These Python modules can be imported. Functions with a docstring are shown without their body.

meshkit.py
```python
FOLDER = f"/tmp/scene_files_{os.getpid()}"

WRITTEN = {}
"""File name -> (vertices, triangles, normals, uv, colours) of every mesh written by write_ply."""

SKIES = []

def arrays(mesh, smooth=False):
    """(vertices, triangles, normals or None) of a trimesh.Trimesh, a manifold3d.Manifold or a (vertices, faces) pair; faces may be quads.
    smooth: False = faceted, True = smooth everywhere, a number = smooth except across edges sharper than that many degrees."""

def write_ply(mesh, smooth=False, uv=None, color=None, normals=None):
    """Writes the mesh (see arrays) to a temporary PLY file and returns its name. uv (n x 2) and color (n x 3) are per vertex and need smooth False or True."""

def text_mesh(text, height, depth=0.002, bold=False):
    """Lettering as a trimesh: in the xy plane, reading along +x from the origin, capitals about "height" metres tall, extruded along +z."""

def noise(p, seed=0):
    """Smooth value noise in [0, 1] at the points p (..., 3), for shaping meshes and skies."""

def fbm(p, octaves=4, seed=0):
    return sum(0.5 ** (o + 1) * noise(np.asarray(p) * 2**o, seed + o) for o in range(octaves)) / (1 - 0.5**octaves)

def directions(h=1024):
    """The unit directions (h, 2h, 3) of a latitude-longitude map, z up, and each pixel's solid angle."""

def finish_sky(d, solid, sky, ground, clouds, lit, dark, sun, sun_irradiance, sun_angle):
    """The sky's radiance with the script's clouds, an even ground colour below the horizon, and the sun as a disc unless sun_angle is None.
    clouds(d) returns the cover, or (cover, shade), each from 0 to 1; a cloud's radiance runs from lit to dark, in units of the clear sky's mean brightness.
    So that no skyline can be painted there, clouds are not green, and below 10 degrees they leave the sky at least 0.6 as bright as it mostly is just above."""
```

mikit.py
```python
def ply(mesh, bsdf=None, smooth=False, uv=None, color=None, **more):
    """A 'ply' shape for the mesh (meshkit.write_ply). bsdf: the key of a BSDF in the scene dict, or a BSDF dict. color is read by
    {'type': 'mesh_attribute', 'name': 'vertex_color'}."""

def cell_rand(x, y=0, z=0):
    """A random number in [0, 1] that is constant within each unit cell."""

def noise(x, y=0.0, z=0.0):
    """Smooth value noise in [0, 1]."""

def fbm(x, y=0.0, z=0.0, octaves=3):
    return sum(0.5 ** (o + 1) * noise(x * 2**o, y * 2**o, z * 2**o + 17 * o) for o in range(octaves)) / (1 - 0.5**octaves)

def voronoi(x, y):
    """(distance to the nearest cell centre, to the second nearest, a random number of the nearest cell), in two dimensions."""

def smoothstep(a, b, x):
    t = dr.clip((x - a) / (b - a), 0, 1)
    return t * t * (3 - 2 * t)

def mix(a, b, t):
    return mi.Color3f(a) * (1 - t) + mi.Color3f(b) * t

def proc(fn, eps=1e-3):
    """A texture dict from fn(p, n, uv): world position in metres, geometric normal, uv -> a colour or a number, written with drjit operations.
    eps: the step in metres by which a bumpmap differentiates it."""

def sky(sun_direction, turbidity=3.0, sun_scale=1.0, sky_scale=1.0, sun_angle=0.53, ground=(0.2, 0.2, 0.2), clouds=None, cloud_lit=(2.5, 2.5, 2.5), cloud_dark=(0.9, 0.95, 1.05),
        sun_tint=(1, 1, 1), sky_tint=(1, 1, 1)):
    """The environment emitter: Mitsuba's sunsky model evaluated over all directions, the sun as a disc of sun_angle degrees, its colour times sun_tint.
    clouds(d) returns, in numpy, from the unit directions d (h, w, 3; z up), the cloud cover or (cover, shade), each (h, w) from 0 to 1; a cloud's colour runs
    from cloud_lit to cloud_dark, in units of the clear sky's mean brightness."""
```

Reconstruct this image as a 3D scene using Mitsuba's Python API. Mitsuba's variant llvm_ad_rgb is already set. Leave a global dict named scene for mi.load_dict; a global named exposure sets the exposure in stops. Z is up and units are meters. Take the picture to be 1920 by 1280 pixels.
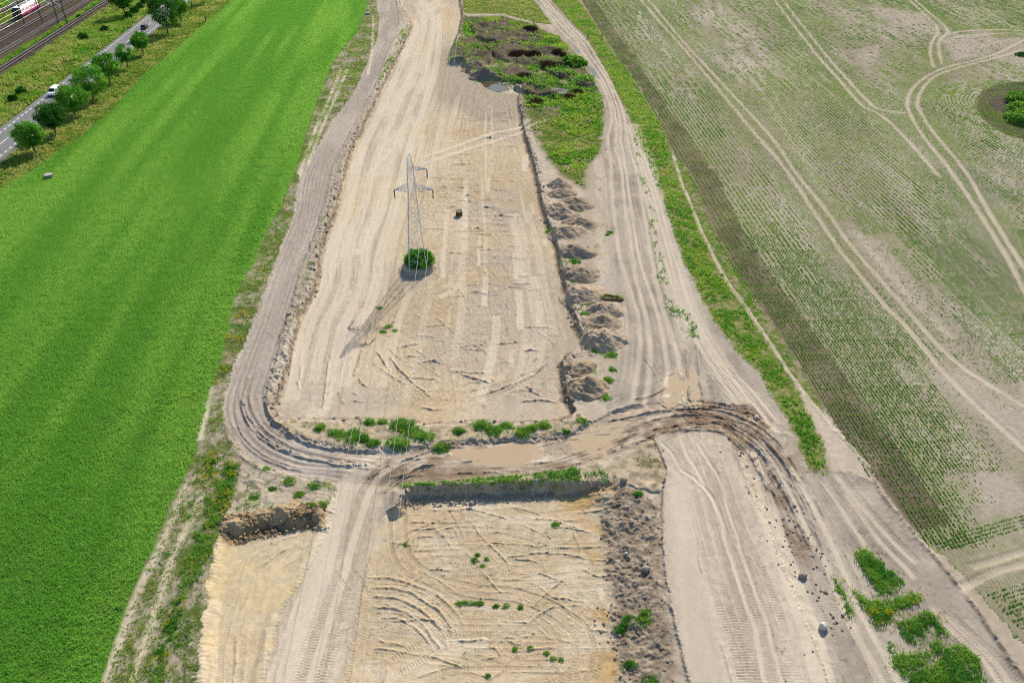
"""Road construction site seen from the air: stripped sand, haul roads, a small lattice pylon, fields on both sides, a road and railway beyond."""
import math
import numpy as np
import mitsuba as mi
import drjit as dr
import shapely
from scipy.spatial import cKDTree
import trimesh
import mikit
import meshkit
from mikit import proc, noise, smoothstep, mix

T = mi.ScalarTransform4f
scene, labels = {}, {}

# ---------------------------------------------------------------- camera, sky, exposure
CAM_H, PITCH = 72.0, math.radians(34.7)
scene['camera'] = {
    'type': 'perspective', 'fov': 2 * math.degrees(math.atan(960 / 1493.0)), 'fov_axis': 'x', 'near_clip': 1.0, 'far_clip': 8000.0,
    'to_world': T().look_at(origin=[0, 0, CAM_H], target=[0, math.cos(PITCH), CAM_H - math.sin(PITCH)], up=[0, 0, 1])}
SUN_AZ, SUN_EL = math.radians(18.5), math.radians(37.0)
SUN = [math.sin(SUN_AZ) * math.cos(SUN_EL), math.cos(SUN_AZ) * math.cos(SUN_EL), math.sin(SUN_EL)]
scene['sky_light'] = mikit.sky(SUN, turbidity=3, ground=(0.2, 0.2, 0.15), sun_tint=(0.93, 1.0, 1.11), sky_tint=(1.04, 0.98, 0.91))
exposure = 2.45

# ---------------------------------------------------------------- helpers
def tag(key, label=None, cat=None, group=None, kind=None):
    d = labels.setdefault(key, {})
    for k, v in (('label', label), ('category', cat), ('group', group), ('kind', kind)):
        if v:
            d[k] = v

def numbered(name):
    if name not in used:
        used[name] = 0
        return name
    used[name] += 1
    return '%s_%03d' % (name, used[name])
used = {}

def put(name, mesh, bsdf, parent=None, smooth=False, **kw):
    key = numbered((parent + '__' if parent else '') + name)
    scene[key] = mikit.ply(mesh, bsdf, smooth=smooth, **kw)
    return key

def lin(r, g, b, k=1.0):
    c = np.array([r, g, b], float) / 255
    return np.where(c <= 0.04045, c / 12.92, ((c + 0.055) / 1.055) ** 2.4) * k

def hsh(ix, iy, s):
    n = (ix.astype(np.int64) * 374761393 + iy.astype(np.int64) * 668265263 + s * 1442695041) & 0xffffffff
    n = ((n ^ (n >> 13)) * 1274126177) & 0xffffffff
    return ((n ^ (n >> 16)) & 0xffffff) / 16777215.0

def vn(x, y, s=0):
    x, y = np.asarray(x, float), np.asarray(y, float)
    ix, iy = np.floor(x), np.floor(y)
    tx, ty = x - ix, y - iy
    tx, ty = tx * tx * (3 - 2 * tx), ty * ty * (3 - 2 * ty)
    a = hsh(ix, iy, s) * (1 - tx) + hsh(ix + 1, iy, s) * tx
    b = hsh(ix, iy + 1, s) * (1 - tx) + hsh(ix + 1, iy + 1, s) * tx
    return a * (1 - ty) + b * ty

def fb(x, y, s=0, o=3):
    return sum(0.5 ** (k + 1) * vn(x * 2 ** k, y * 2 ** k, s + 31 * k) for k in range(o)) / (1 - 0.5 ** o)

def sst(a, b, x):
    t = np.clip((x - a) / (b - a), 0, 1)
    return t * t * (3 - 2 * t)

def dens(pts, step=0.4):
    """A smooth line through the points, sampled every STEP metres: (points, tangents, arc lengths)."""
    p = np.asarray(pts, float)
    if len(p) > 2:
        q = [p[0]]
        for i in range(len(p) - 1):
            p0, p1, p2, p3 = p[max(i - 1, 0)], p[i], p[i + 1], p[min(i + 2, len(p) - 1)]
            for u in np.linspace(0, 1, 9)[1:]:
                q.append(0.5 * (2 * p1 + (p2 - p0) * u + (2 * p0 - 5 * p1 + 4 * p2 - p3) * u ** 2 + (3 * p1 - p0 - 3 * p2 + p3) * u ** 3))
        p = np.array(q)
    s = np.concatenate([[0], np.cumsum(np.hypot(*np.diff(p, axis=0).T))])
    n = max(int(s[-1] / step), 2)
    ss = np.linspace(0, s[-1], n + 1)
    x, y = np.interp(ss, s, p[:, 0]), np.interp(ss, s, p[:, 1])
    t = np.stack([np.gradient(x), np.gradient(y)], 1)
    t /= np.linalg.norm(t, axis=1, keepdims=True) + 1e-9
    return np.stack([x, y], 1), t, ss

def ring(poly, step=0.5):
    p = np.asarray(poly, float)
    p = np.vstack([p, p[:1]])
    s = np.concatenate([[0], np.cumsum(np.hypot(*np.diff(p, axis=0).T))])
    ss = np.linspace(0, s[-1], int(s[-1] / step))
    return np.stack([np.interp(ss, s, p[:, 0]), np.interp(ss, s, p[:, 1])], 1)

def inside(poly, x, y):
    return shapely.contains_xy(shapely.Polygon(poly), x, y)

def sdist(poly, x, y, far=8.0):
    """Distance inside the polygon from its edge, negative outside (limited to FAR)."""
    d, _ = cKDTree(ring(poly)).query(np.stack([x, y], 1), distance_upper_bound=far)
    return np.where(inside(poly, x, y), 1, -1) * np.minimum(d, far)

# ---------------------------------------------------------------- survey of the site: outlines and lines on the ground, in metres
HAUL_LEFT = [[-56.49,353.99],[-50.62,319.31],[-47.38,291.57],[-45.90,242.60],[-46.08,225.39],[-47.80,204.68],[-47.74,184.43],[-48.71,172.95],[-44.89,148.99],[-43.33,120.46],[-42.50,106.71],[-42.30,96.75],[-41.71,90.41],[-40.75,86.68],[-38.23,81.38],[-35.11,77.39],[-31.39,74.90],[-26.10,73.26],[-22.07,73.07],[-18.92,72.88],[-14.72,72.22],[-13.91,72.22],[-6.15,72.88],[2.73,73.93],[8.63,75.59],[12.26,77.39],[15.58,79.36],[18.89,81.06],[22.01,83.36],[27.88,83.36],[32.55,84.49],[33.40,87.98],[27.52,88.94],[19.02,88.34],[13.83,86.68],[10.85,84.15],[7.66,81.38],[5.61,80.85],[-2.07,79.99],[-9.80,79.04],[-16.83,78.52],[-21.31,78.73],[-26.11,79.67],[-29.92,81.71],[-32.76,84.15],[-34.76,87.39],[-35.59,90.04],[-36.28,96.88],[-37.16,106.71],[-37.46,113.29],[-38.86,131.11],[-39.15,146.53],[-39.95,158.63],[-41.57,175.47],[-41.36,190.09],[-41.36,210.94],[-40.49,236.28],[-41.40,262.10],[-41.39,287.23],[-41.44,308.49],[-44.22,327.19],[-48.48,353.99]]
CROSS_ROAD = [[-22.95,78.01],[-16.83,78.52],[-9.81,79.25],[-2.08,80.20],[5.62,81.06],[7.66,81.38],[10.85,84.15],[13.83,86.68],[19.02,88.34],[27.68,89.80],[34.76,87.39],[36.31,83.36],[31.49,80.10],[21.73,81.71],[18.87,80.95],[15.57,79.25],[12.25,77.29],[8.63,75.49],[2.73,73.93],[-6.15,72.88],[-13.90,72.12],[-21.66,73.07]]
PIT_UPPER = [[-48.89,360.93],[-44.13,337.04],[-37.93,312.44],[-37.81,286.48],[-38.34,257.94],[-39.14,226.48],[-39.25,208.16],[-39.64,186.73],[-38.73,170.39],[-37.14,151.22],[-37.15,137.30],[-35.06,121.04],[-35.87,111.52],[-34.49,97.63],[-34.23,90.85],[-34.34,88.17],[-32.90,85.70],[-29.64,85.13],[-19.33,84.90],[-14.19,84.79],[-11.80,83.88],[-4.46,84.79],[0.00,84.22],[6.97,84.56],[9.04,86.63],[7.92,90.85],[7.71,98.87],[9.59,101.27],[12.36,101.55],[11.29,106.46],[10.73,110.87],[9.79,117.63],[9.33,126.33],[8.74,138.85],[7.40,147.49],[6.42,158.04],[6.15,164.76],[5.10,181.24],[3.64,194.71],[2.84,208.16],[1.82,225.06],[3.97,238.47],[-3.24,243.78],[-12.32,248.16],[-15.82,262.15],[-20.12,262.15],[-20.01,280.22],[-19.00,302.06],[-19.10,326.99],[-22.18,360.93]]
ROADBED = [[-49.13,362.68],[-44.34,338.67],[-38.12,313.96],[-37.99,287.87],[-38.52,259.19],[-39.33,227.58],[-39.44,209.17],[-39.84,187.63],[-38.92,171.21],[-37.32,151.96],[-37.33,137.96],[-35.23,121.63],[-36.04,112.06],[-34.66,98.10],[-34.39,91.29],[-34.50,88.60],[-33.06,86.12],[-26.94,85.54],[-25.67,88.84],[-25.87,96.47],[-26.08,105.44],[-26.20,116.62],[-23.75,119.44],[-25.47,141.56],[-25.52,161.29],[-24.65,169.09],[-24.86,189.76],[-24.39,211.71],[-23.94,231.98],[-23.62,253.91],[-25.30,290.02],[-29.86,357.43],[-30.25,362.68]]
MUD_TOP = [[-25.97,274.86],[-22.30,281.58],[-19.87,263.42],[-13.64,259.19],[-8.91,243.87],[1.58,237.03],[2.42,224.72],[2.14,209.17],[-7.82,207.91],[-16.38,220.09],[-22.49,225.67],[-23.52,250.49]]
OVERGROWN = [[-18.76,324.52],[-3.30,324.52],[8.54,310.93],[16.46,293.78],[20.52,274.18],[24.23,251.46],[25.21,232.72],[25.78,223.97],[24.87,209.67],[22.54,193.77],[21.22,183.75],[17.37,175.47],[16.07,163.10],[11.28,170.48],[8.84,179.37],[6.01,192.65],[3.41,208.40],[2.76,228.28],[0.00,234.75],[-6.42,241.53],[-12.37,249.76],[-15.00,259.67],[-20.66,260.28],[-21.23,274.18],[-18.50,293.04]]
GRASS_TOP = [[-21.17,359.19],[8.33,359.19],[15.30,310.93],[8.62,314.24],[-3.33,328.08],[-18.98,328.98]]
DARK_SOIL = [[[-20.82,278.87],[-18.18,280.23],[-7.09,272.21],[-5.99,260.88],[-10.03,253.76],[-14.97,259.07],[-20.36,260.88]], [[-10.06,282.30],[0.00,285.80],[9.05,278.87],[15.23,275.50],[17.04,259.67],[17.71,242.60],[12.88,242.60],[8.44,256.69],[0.00,259.67],[-5.21,265.82]], [[-15.79,308.49],[-5.99,312.58],[0.00,299.06],[7.72,300.60],[8.41,289.38],[0.00,282.30],[-11.09,285.80]], [[16.10,242.60],[24.16,242.60],[25.08,234.75],[19.59,234.75]], [[0.00,237.32],[7.84,234.75],[15.40,229.74],[12.10,224.91],[3.82,227.31]], [[8.08,316.76],[9.65,300.60],[11.21,289.38],[5.49,282.30],[7.55,293.04]]]
HAUL_RIGHT = [[8.33,359.19],[15.30,310.93],[20.10,285.10],[23.40,260.28],[25.61,242.60],[25.78,223.97],[24.91,207.15],[22.43,192.65],[21.90,178.71],[20.01,155.41],[19.22,140.88],[18.74,132.15],[15.88,119.73],[18.87,113.29],[18.21,103.98],[15.35,96.88],[13.02,89.19],[13.49,86.21],[18.98,87.98],[27.56,89.19],[32.97,86.21],[34.48,83.36],[38.40,81.71],[37.81,75.00],[43.66,74.02],[45.85,72.59],[46.81,64.25],[48.99,58.64],[49.67,53.83],[50.53,45.73],[49.93,44.60],[31.21,44.60],[31.05,47.55],[30.62,56.68],[30.42,61.30],[30.06,68.32],[29.60,73.16],[29.17,78.73],[28.64,83.14],[24.94,83.36],[38.25,81.71],[37.89,87.74],[36.92,95.28],[34.95,101.64],[32.34,113.29],[32.36,120.46],[31.83,131.32],[32.01,154.09],[32.69,179.37],[31.71,190.09],[31.40,204.68],[30.82,217.97],[30.19,234.24],[28.87,256.69],[26.32,291.57],[21.95,315.91],[15.12,353.99],[14.87,359.19]]
VERGE_RIGHT = [[15.32,359.19],[21.95,315.91],[26.32,291.57],[28.87,256.69],[30.19,234.24],[30.82,217.97],[31.29,197.17],[32.19,179.37],[32.01,154.09],[31.83,131.32],[32.36,120.46],[32.94,111.80],[34.95,101.64],[36.92,95.28],[37.89,87.74],[38.25,81.71],[38.16,75.00],[39.11,72.59],[40.38,74.02],[41.86,80.10],[41.58,86.21],[41.71,92.80],[41.00,101.49],[40.07,109.37],[39.54,114.47],[38.12,124.95],[37.63,143.20],[37.79,158.09],[38.40,181.03],[38.77,197.17],[39.00,210.52],[37.80,219.33],[35.95,253.76],[33.13,284.39],[30.90,319.31],[27.48,359.19]]
VERGE_FIELD = [[38.12,179.37],[37.83,162.82],[37.63,143.20],[38.12,124.95],[39.54,114.47],[40.07,109.37],[41.00,101.49],[41.95,93.06],[42.65,88.46],[43.65,85.63],[44.10,87.98],[43.95,92.68],[43.02,106.71],[41.23,123.05],[40.21,144.85],[40.98,172.95],[40.01,179.37]]
DARK_STRIP = [[[28.16,359.19],[32.45,296.78],[37.61,234.75],[38.10,219.33],[40.48,212.67],[43.43,220.25],[41.49,239.93],[40.38,268.98],[37.15,310.93],[33.79,359.19]], [[38.71,210.52],[39.14,185.47],[39.06,173.89],[40.98,172.95],[40.21,144.85],[41.23,123.05],[43.02,106.71],[43.95,92.68],[44.10,87.98],[46.15,74.12],[47.32,64.58],[52.29,65.66],[51.77,72.88],[50.40,88.82],[48.61,107.79],[46.89,125.72],[46.10,144.85],[46.87,172.95],[45.54,175.47],[44.75,196.41],[43.87,207.15],[42.41,215.74]]]
FIELD_RIGHT = [[28.37,362.37],[35.95,253.76],[37.80,219.33],[38.68,182.72],[40.98,172.95],[40.21,144.85],[41.23,123.05],[43.02,106.71],[43.95,92.68],[44.10,87.98],[46.15,74.12],[47.32,64.58],[49.74,60.30],[51.39,53.83],[55.66,38.80],[79.62,44.04],[349.58,362.37]]
ISLAND = [[138.77,220.25],[143.73,226.34],[149.36,231.23],[162.99,234.75],[138.88,192.65],[133.67,199.11],[133.01,203.06],[134.79,211.37]]
BARE = [[[58.89,73.07],[64.37,74.51],[63.36,69.38],[57.36,67.19]], [[62.45,95.54],[67.88,96.88],[74.38,87.98],[68.45,76.99],[66.02,83.36]], [[114.67,275.50],[126.21,282.30],[115.90,259.67],[112.25,256.69]], [[143.53,339.17],[161.02,329.89],[151.49,300.60],[143.70,312.58]], [[151.31,289.38],[171.75,300.60],[166.44,282.30],[154.50,268.98],[142.86,262.71]], [[159.62,272.21],[180.27,289.38],[162.90,256.69],[159.29,264.57]], [[164.50,285.80],[177.49,293.04],[182.37,291.57],[166.88,265.82]], [[66.97,143.20],[71.61,138.62],[71.62,116.88],[70.31,103.98],[67.95,116.88],[66.86,126.11]]]
WHEAT = [[-139.88,158.36],[-113.03,163.96],[-110.42,172.95],[-110.14,182.72],[-108.84,192.65],[-109.33,211.37],[-113.20,248.08],[-113.50,272.21],[-115.72,325.41],[-117.43,360.24],[-60.07,360.24],[-55.58,300.60],[-57.33,275.50],[-57.06,256.69],[-55.43,229.74],[-52.37,197.17],[-49.44,172.95],[-48.30,151.76],[-48.46,144.85],[-47.56,130.09],[-47.77,117.94],[-45.78,107.02],[-44.62,99.64],[-44.03,92.93],[-42.54,84.49],[-41.44,75.98],[-41.68,70.28],[-41.25,60.30],[-41.11,53.83],[-40.05,44.60],[-75.94,44.60],[-129.11,83.36]]
VERGE_LEFT = [[-60.07,360.24],[-55.58,300.60],[-57.33,275.50],[-57.06,256.69],[-55.43,229.74],[-52.37,197.17],[-49.44,172.95],[-48.30,151.76],[-48.46,144.85],[-47.56,130.09],[-47.77,117.94],[-45.78,107.02],[-44.62,99.64],[-44.03,92.93],[-42.54,84.49],[-41.44,75.98],[-41.68,70.28],[-41.25,60.30],[-41.11,53.83],[-40.05,44.60],[-30.95,44.60],[-32.31,49.93],[-33.33,54.51],[-34.31,63.43],[-34.14,69.38],[-35.34,75.98],[-39.25,83.36],[-41.29,87.98],[-41.71,90.41],[-42.30,96.75],[-42.50,106.71],[-43.33,120.46],[-44.89,148.99],[-48.71,172.95],[-47.74,184.43],[-47.80,204.68],[-46.08,225.39],[-45.90,242.60],[-47.38,291.57],[-50.62,319.31],[-57.36,360.24]]
WEEDS_LEFT = [[-40.49,78.01],[-35.34,75.98],[-34.40,70.28],[-34.43,64.25],[-34.20,61.06],[-34.76,58.05],[-35.11,53.83],[-34.62,49.93],[-34.33,44.60],[-35.63,44.60],[-36.27,49.93],[-36.69,55.90],[-37.00,60.30],[-37.52,67.62]]
PIT_LEFT = [[-30.61,44.34],[-32.20,50.28],[-33.66,56.29],[-34.08,60.71],[-34.42,64.69],[-33.77,65.52],[-29.64,66.79],[-25.90,67.39],[-22.63,67.91],[-21.87,65.94],[-22.41,63.79],[-23.57,58.46],[-24.98,54.07],[-24.74,46.22],[-24.47,44.34]]
ROAD_LOW = [[-22.21,73.57],[-21.87,68.43],[-22.38,63.71],[-23.54,58.38],[-24.94,54.00],[-24.71,46.16],[-24.54,44.28],[-16.64,44.28],[-16.92,48.96],[-16.72,50.71],[-16.50,61.25],[-16.16,66.79],[-16.03,72.15],[-14.80,72.62]]
PIT_MID = [[-16.59,44.16],[-16.87,48.83],[-16.67,50.57],[-16.45,61.08],[-16.56,65.67],[-15.50,68.24],[-14.05,68.68],[-13.42,70.02],[-12.87,71.76],[0.00,72.42],[13.49,72.51],[17.38,69.13],[17.39,64.43],[16.45,58.21],[16.31,50.07],[15.66,44.16]]
PIT_MID_RIGHT = [[13.49,72.51],[17.38,69.13],[17.39,64.43],[16.45,58.21],[16.31,50.07],[15.66,44.16]]
CLOD_BANK = [[13.49,72.25],[17.54,69.96],[17.61,64.78],[16.66,58.54],[16.73,50.35],[15.74,44.40],[10.69,44.40],[10.75,53.60],[10.81,60.03],[10.45,64.78],[11.09,68.18]]
BANK_LEFT = [[-34.58,64.52],[-34.69,66.61],[-29.84,67.73],[-26.18,68.78],[-22.69,68.34],[-22.20,65.76],[-25.51,65.76],[-29.02,64.52],[-33.83,63.30]]
ROADBED_LOW = [[18.87,80.95],[19.54,77.80],[19.81,74.61],[18.49,69.65],[17.59,63.84],[17.02,57.83],[17.01,52.43],[17.37,44.60],[30.79,44.60],[31.05,47.55],[30.62,56.68],[30.42,61.30],[30.06,68.32],[29.60,73.16],[29.17,78.73],[28.68,83.36],[24.27,83.70],[21.13,82.48]]
VERGE_CROSS = [[-33.66,84.49],[-29.47,84.60],[-19.20,84.26],[-14.09,84.15],[-11.73,83.25],[-4.43,84.15],[0.00,83.59],[6.92,83.92],[9.74,86.21],[11.10,84.49],[7.67,81.60],[-2.08,80.42],[-9.84,79.57],[-16.85,78.73],[-21.35,78.94],[-26.15,79.89],[-29.97,81.93]]
VERGE_MID = [[-14.08,71.94],[-6.14,72.59],[2.72,73.54],[8.59,75.00],[13.27,76.99],[17.15,79.89],[18.84,80.74],[19.56,76.99],[19.43,73.07],[18.26,70.74],[13.80,72.41],[0.00,72.31],[-12.72,71.75]]
TRIANGLE_LEFT = [[-35.11,77.39],[-31.39,74.90],[-26.10,73.26],[-22.07,73.07],[-21.75,68.05],[-29.71,67.45],[-34.55,66.33],[-34.40,70.28],[-34.79,74.51]]
WEED_PATCH = [[[40.40,62.32],[41.25,61.61],[42.29,59.24],[43.68,57.18],[41.67,55.83],[39.96,55.62],[39.38,58.49],[39.10,60.91]], [[37.03,56.89],[38.43,54.93],[40.70,55.13],[44.49,56.04],[44.54,54.93],[40.56,53.03],[39.10,51.58],[38.10,51.58],[37.41,54.51]], [[40.49,51.97],[44.25,53.70],[45.07,52.83],[45.33,51.39],[45.39,50.43],[44.01,50.43],[43.93,51.78],[41.96,49.62],[40.91,49.06],[40.14,50.56]], [[38.66,50.43],[39.54,48.63],[41.38,48.63],[42.91,50.18],[44.54,49.99],[43.77,48.27],[41.94,47.55],[38.66,45.67],[38.08,47.13]], [[44.69,49.25],[46.31,49.43],[47.49,48.27],[46.19,44.60],[37.97,44.60],[39.82,46.43],[42.32,47.31]], [[35.82,57.83],[36.39,56.89],[36.41,52.83],[35.67,52.63],[35.47,56.25]]]
BROWN_MUD = [[[-19.01,78.01],[-9.63,75.00],[2.77,75.79],[16.14,83.36],[25.70,87.39],[34.17,85.06],[37.32,78.01],[34.21,79.57],[24.84,82.81],[13.43,78.52],[2.72,73.83],[-13.57,73.35]], [[28.84,87.98],[33.34,87.74],[36.40,85.06],[37.21,80.10],[36.44,75.00],[34.92,76.99],[33.33,81.71],[28.73,83.92]], [[12.95,84.49],[18.89,87.39],[27.42,88.46],[33.25,87.39],[31.34,85.63],[25.32,85.40],[17.61,83.36],[13.77,81.71]], [[29.24,79.04],[31.36,79.57],[33.00,75.00],[33.64,67.62],[34.34,59.54],[32.53,59.54],[31.24,65.91],[30.02,74.02]], [[-19.01,78.01],[-15.37,76.99],[-11.33,78.73],[-7.84,79.57],[-7.04,78.01],[-13.75,75.00],[-17.60,73.07]], [[19.21,76.99],[19.94,75.00],[19.22,72.59],[16.58,73.07],[16.63,75.98]]]
WET_MUD = [[[-10.60,78.52],[-6.42,79.78],[0.00,80.52],[5.75,80.74],[9.50,82.81],[13.43,85.63],[16.48,86.21],[16.51,83.36],[12.88,80.10],[8.45,78.01],[4.85,75.98],[1.37,74.22],[-4.08,73.74],[-2.08,75.98],[-6.96,76.48]], [[20.56,91.03],[23.22,95.54],[26.67,96.88],[27.64,93.58],[26.15,89.80],[24.56,87.39],[20.78,87.39]], [[26.07,92.29],[27.17,91.91],[26.57,87.98],[25.39,87.39]], [[-4.02,241.93],[0.80,239.29],[3.90,233.15],[0.00,231.16],[-3.90,233.15]]]
POND = [[[-10.30,79.05],[-5.72,79.90],[0.00,80.32],[3.01,80.11],[3.54,78.74],[2.80,77.00],[0.00,75.80],[-3.12,76.00],[-6.31,77.41]], [[7.96,81.39],[9.86,82.71],[13.95,83.37],[14.93,82.27],[12.90,80.11],[10.59,78.22],[8.46,78.02]], [[21.71,89.37],[21.48,90.35],[23.12,92.87],[24.55,95.74],[25.49,96.55],[24.96,94.42],[25.87,94.16],[27.07,95.48],[27.32,94.68],[25.82,92.10],[23.78,89.37],[22.40,88.40]], [[26.32,91.47],[26.95,91.47],[26.65,89.13],[25.86,88.16]], [[-8.55,242.43],[-4.85,242.97],[-1.12,239.27],[-1.88,234.64],[-3.91,233.63],[-7.14,237.71]], [[11.31,231.36],[15.11,229.88],[14.62,226.48],[12.23,227.44]], [[21.16,278.58],[22.61,275.89],[21.71,273.24],[20.77,275.22]], [[24.17,257.05],[25.11,254.12],[26.22,244.02],[25.14,244.56],[24.21,251.24]], [[12.41,84.16],[15.27,85.29],[15.70,84.50],[12.84,83.26]]]
BALLAST_DIR = (-0.0785, 0.9969)

# ---------------------------------------------------------------- the ground: one sheet of squares, finer where it is near
rng = np.random.default_rng(7)
ys = [38.0]
while ys[-1] < 385:
    ys.append(ys[-1] + 0.00082 * (ys[-1] ** 2 + CAM_H ** 2) / CAM_H)
ys = np.array(ys)
LB = np.array([[-41.88,44.04],[-42.64,73.07],[-44.46,101.06],[-50.82,169.87],[-56.70,232.22],[-66.77,375.60]])
RB = np.array([[41.36,44.04],[42.25,78.01],[42.30,110.17],[41.88,155.67],[42.77,217.97],[32.80,375.60]])
xl = np.interp(ys, LB[:, 1], LB[:, 0])
xr = np.interp(ys, RB[:, 1], RB[:, 0])
xo = 0.62 * ys + 40
NF, NL, NR = 800, 60, 230
f01 = np.linspace(0, 1, NF)
X = np.hstack([-xo[:, None] + (xl + xo)[:, None] * np.linspace(0, 1, NL, endpoint=False), xl[:, None] + (xr - xl)[:, None] * f01, xr[:, None] + (xo - xr)[:, None] * np.linspace(0, 1, NR + 1)[1:]])
Y = np.repeat(ys[:, None], X.shape[1], 1)
NY, NX = X.shape
GAPY = np.gradient(ys)

def part(y0, y1):
    return slice(max(np.searchsorted(ys, y0) - 1, 0), min(np.searchsorted(ys, y1) + 1, NY))

# ragged outlines: the survey lines wander by a few decimetres
WX = X + 0.9 * (fb(X * 0.7, Y * 0.7, 1, 3) - 0.5) + 0.5 * (vn(X * 3, Y * 3, 5) - 0.5)
WY = Y + 0.9 * (fb(X * 0.7, Y * 0.7, 2, 3) - 0.5) + 0.5 * (vn(X * 3, Y * 3, 6) - 0.5)
SX = X + 0.25 * (fb(X, Y, 3, 2) - 0.5)
SY = Y + 0.25 * (fb(X, Y, 4, 2) - 0.5)

def region(polys, raw=False, far=6.0):
    """Distance inside (positive) or outside of the outlines over the whole sheet."""
    out = np.full(X.shape, -far)
    polys = [polys] if np.ndim(polys[0][0]) == 0 else polys
    for p in polys:
        q = np.asarray(p, float)
        sl = part(q[:, 1].min() - far, q[:, 1].max() + far)
        a, b = (SX, SY) if raw else (WX, WY)
        m = (X[sl] > q[:, 0].min() - far) & (X[sl] < q[:, 0].max() + far)
        d = sdist(q, a[sl][m], b[sl][m], far)
        o = out[sl]
        o[m] = np.maximum(o[m], d)
    return out

def line_at(pts, half, step=0.4):
    """The part of the sheet within HALF metres of a line: (rows, mask, signed offset, arc length, length)."""
    p, t, s = dens(pts, step)
    sl = part(p[:, 1].min() - half, p[:, 1].max() + half)
    xs, yy = X[sl], Y[sl]
    m = (xs > p[:, 0].min() - half) & (xs < p[:, 0].max() + half)
    if not m.any():
        return None
    q = np.stack([xs[m], yy[m]], 1)
    d, i = cKDTree(p).query(q, distance_upper_bound=half + step)
    ok = np.isfinite(d)
    mm = m.copy()
    mm[m] = ok
    q, i = q[ok], i[ok]
    v = q - p[i]
    off = v[:, 0] * t[i, 1] - v[:, 1] * t[i, 0]
    along = s[i] + (v * t[i]).sum(1)
    return sl, mm, off, along, s[-1]

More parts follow.
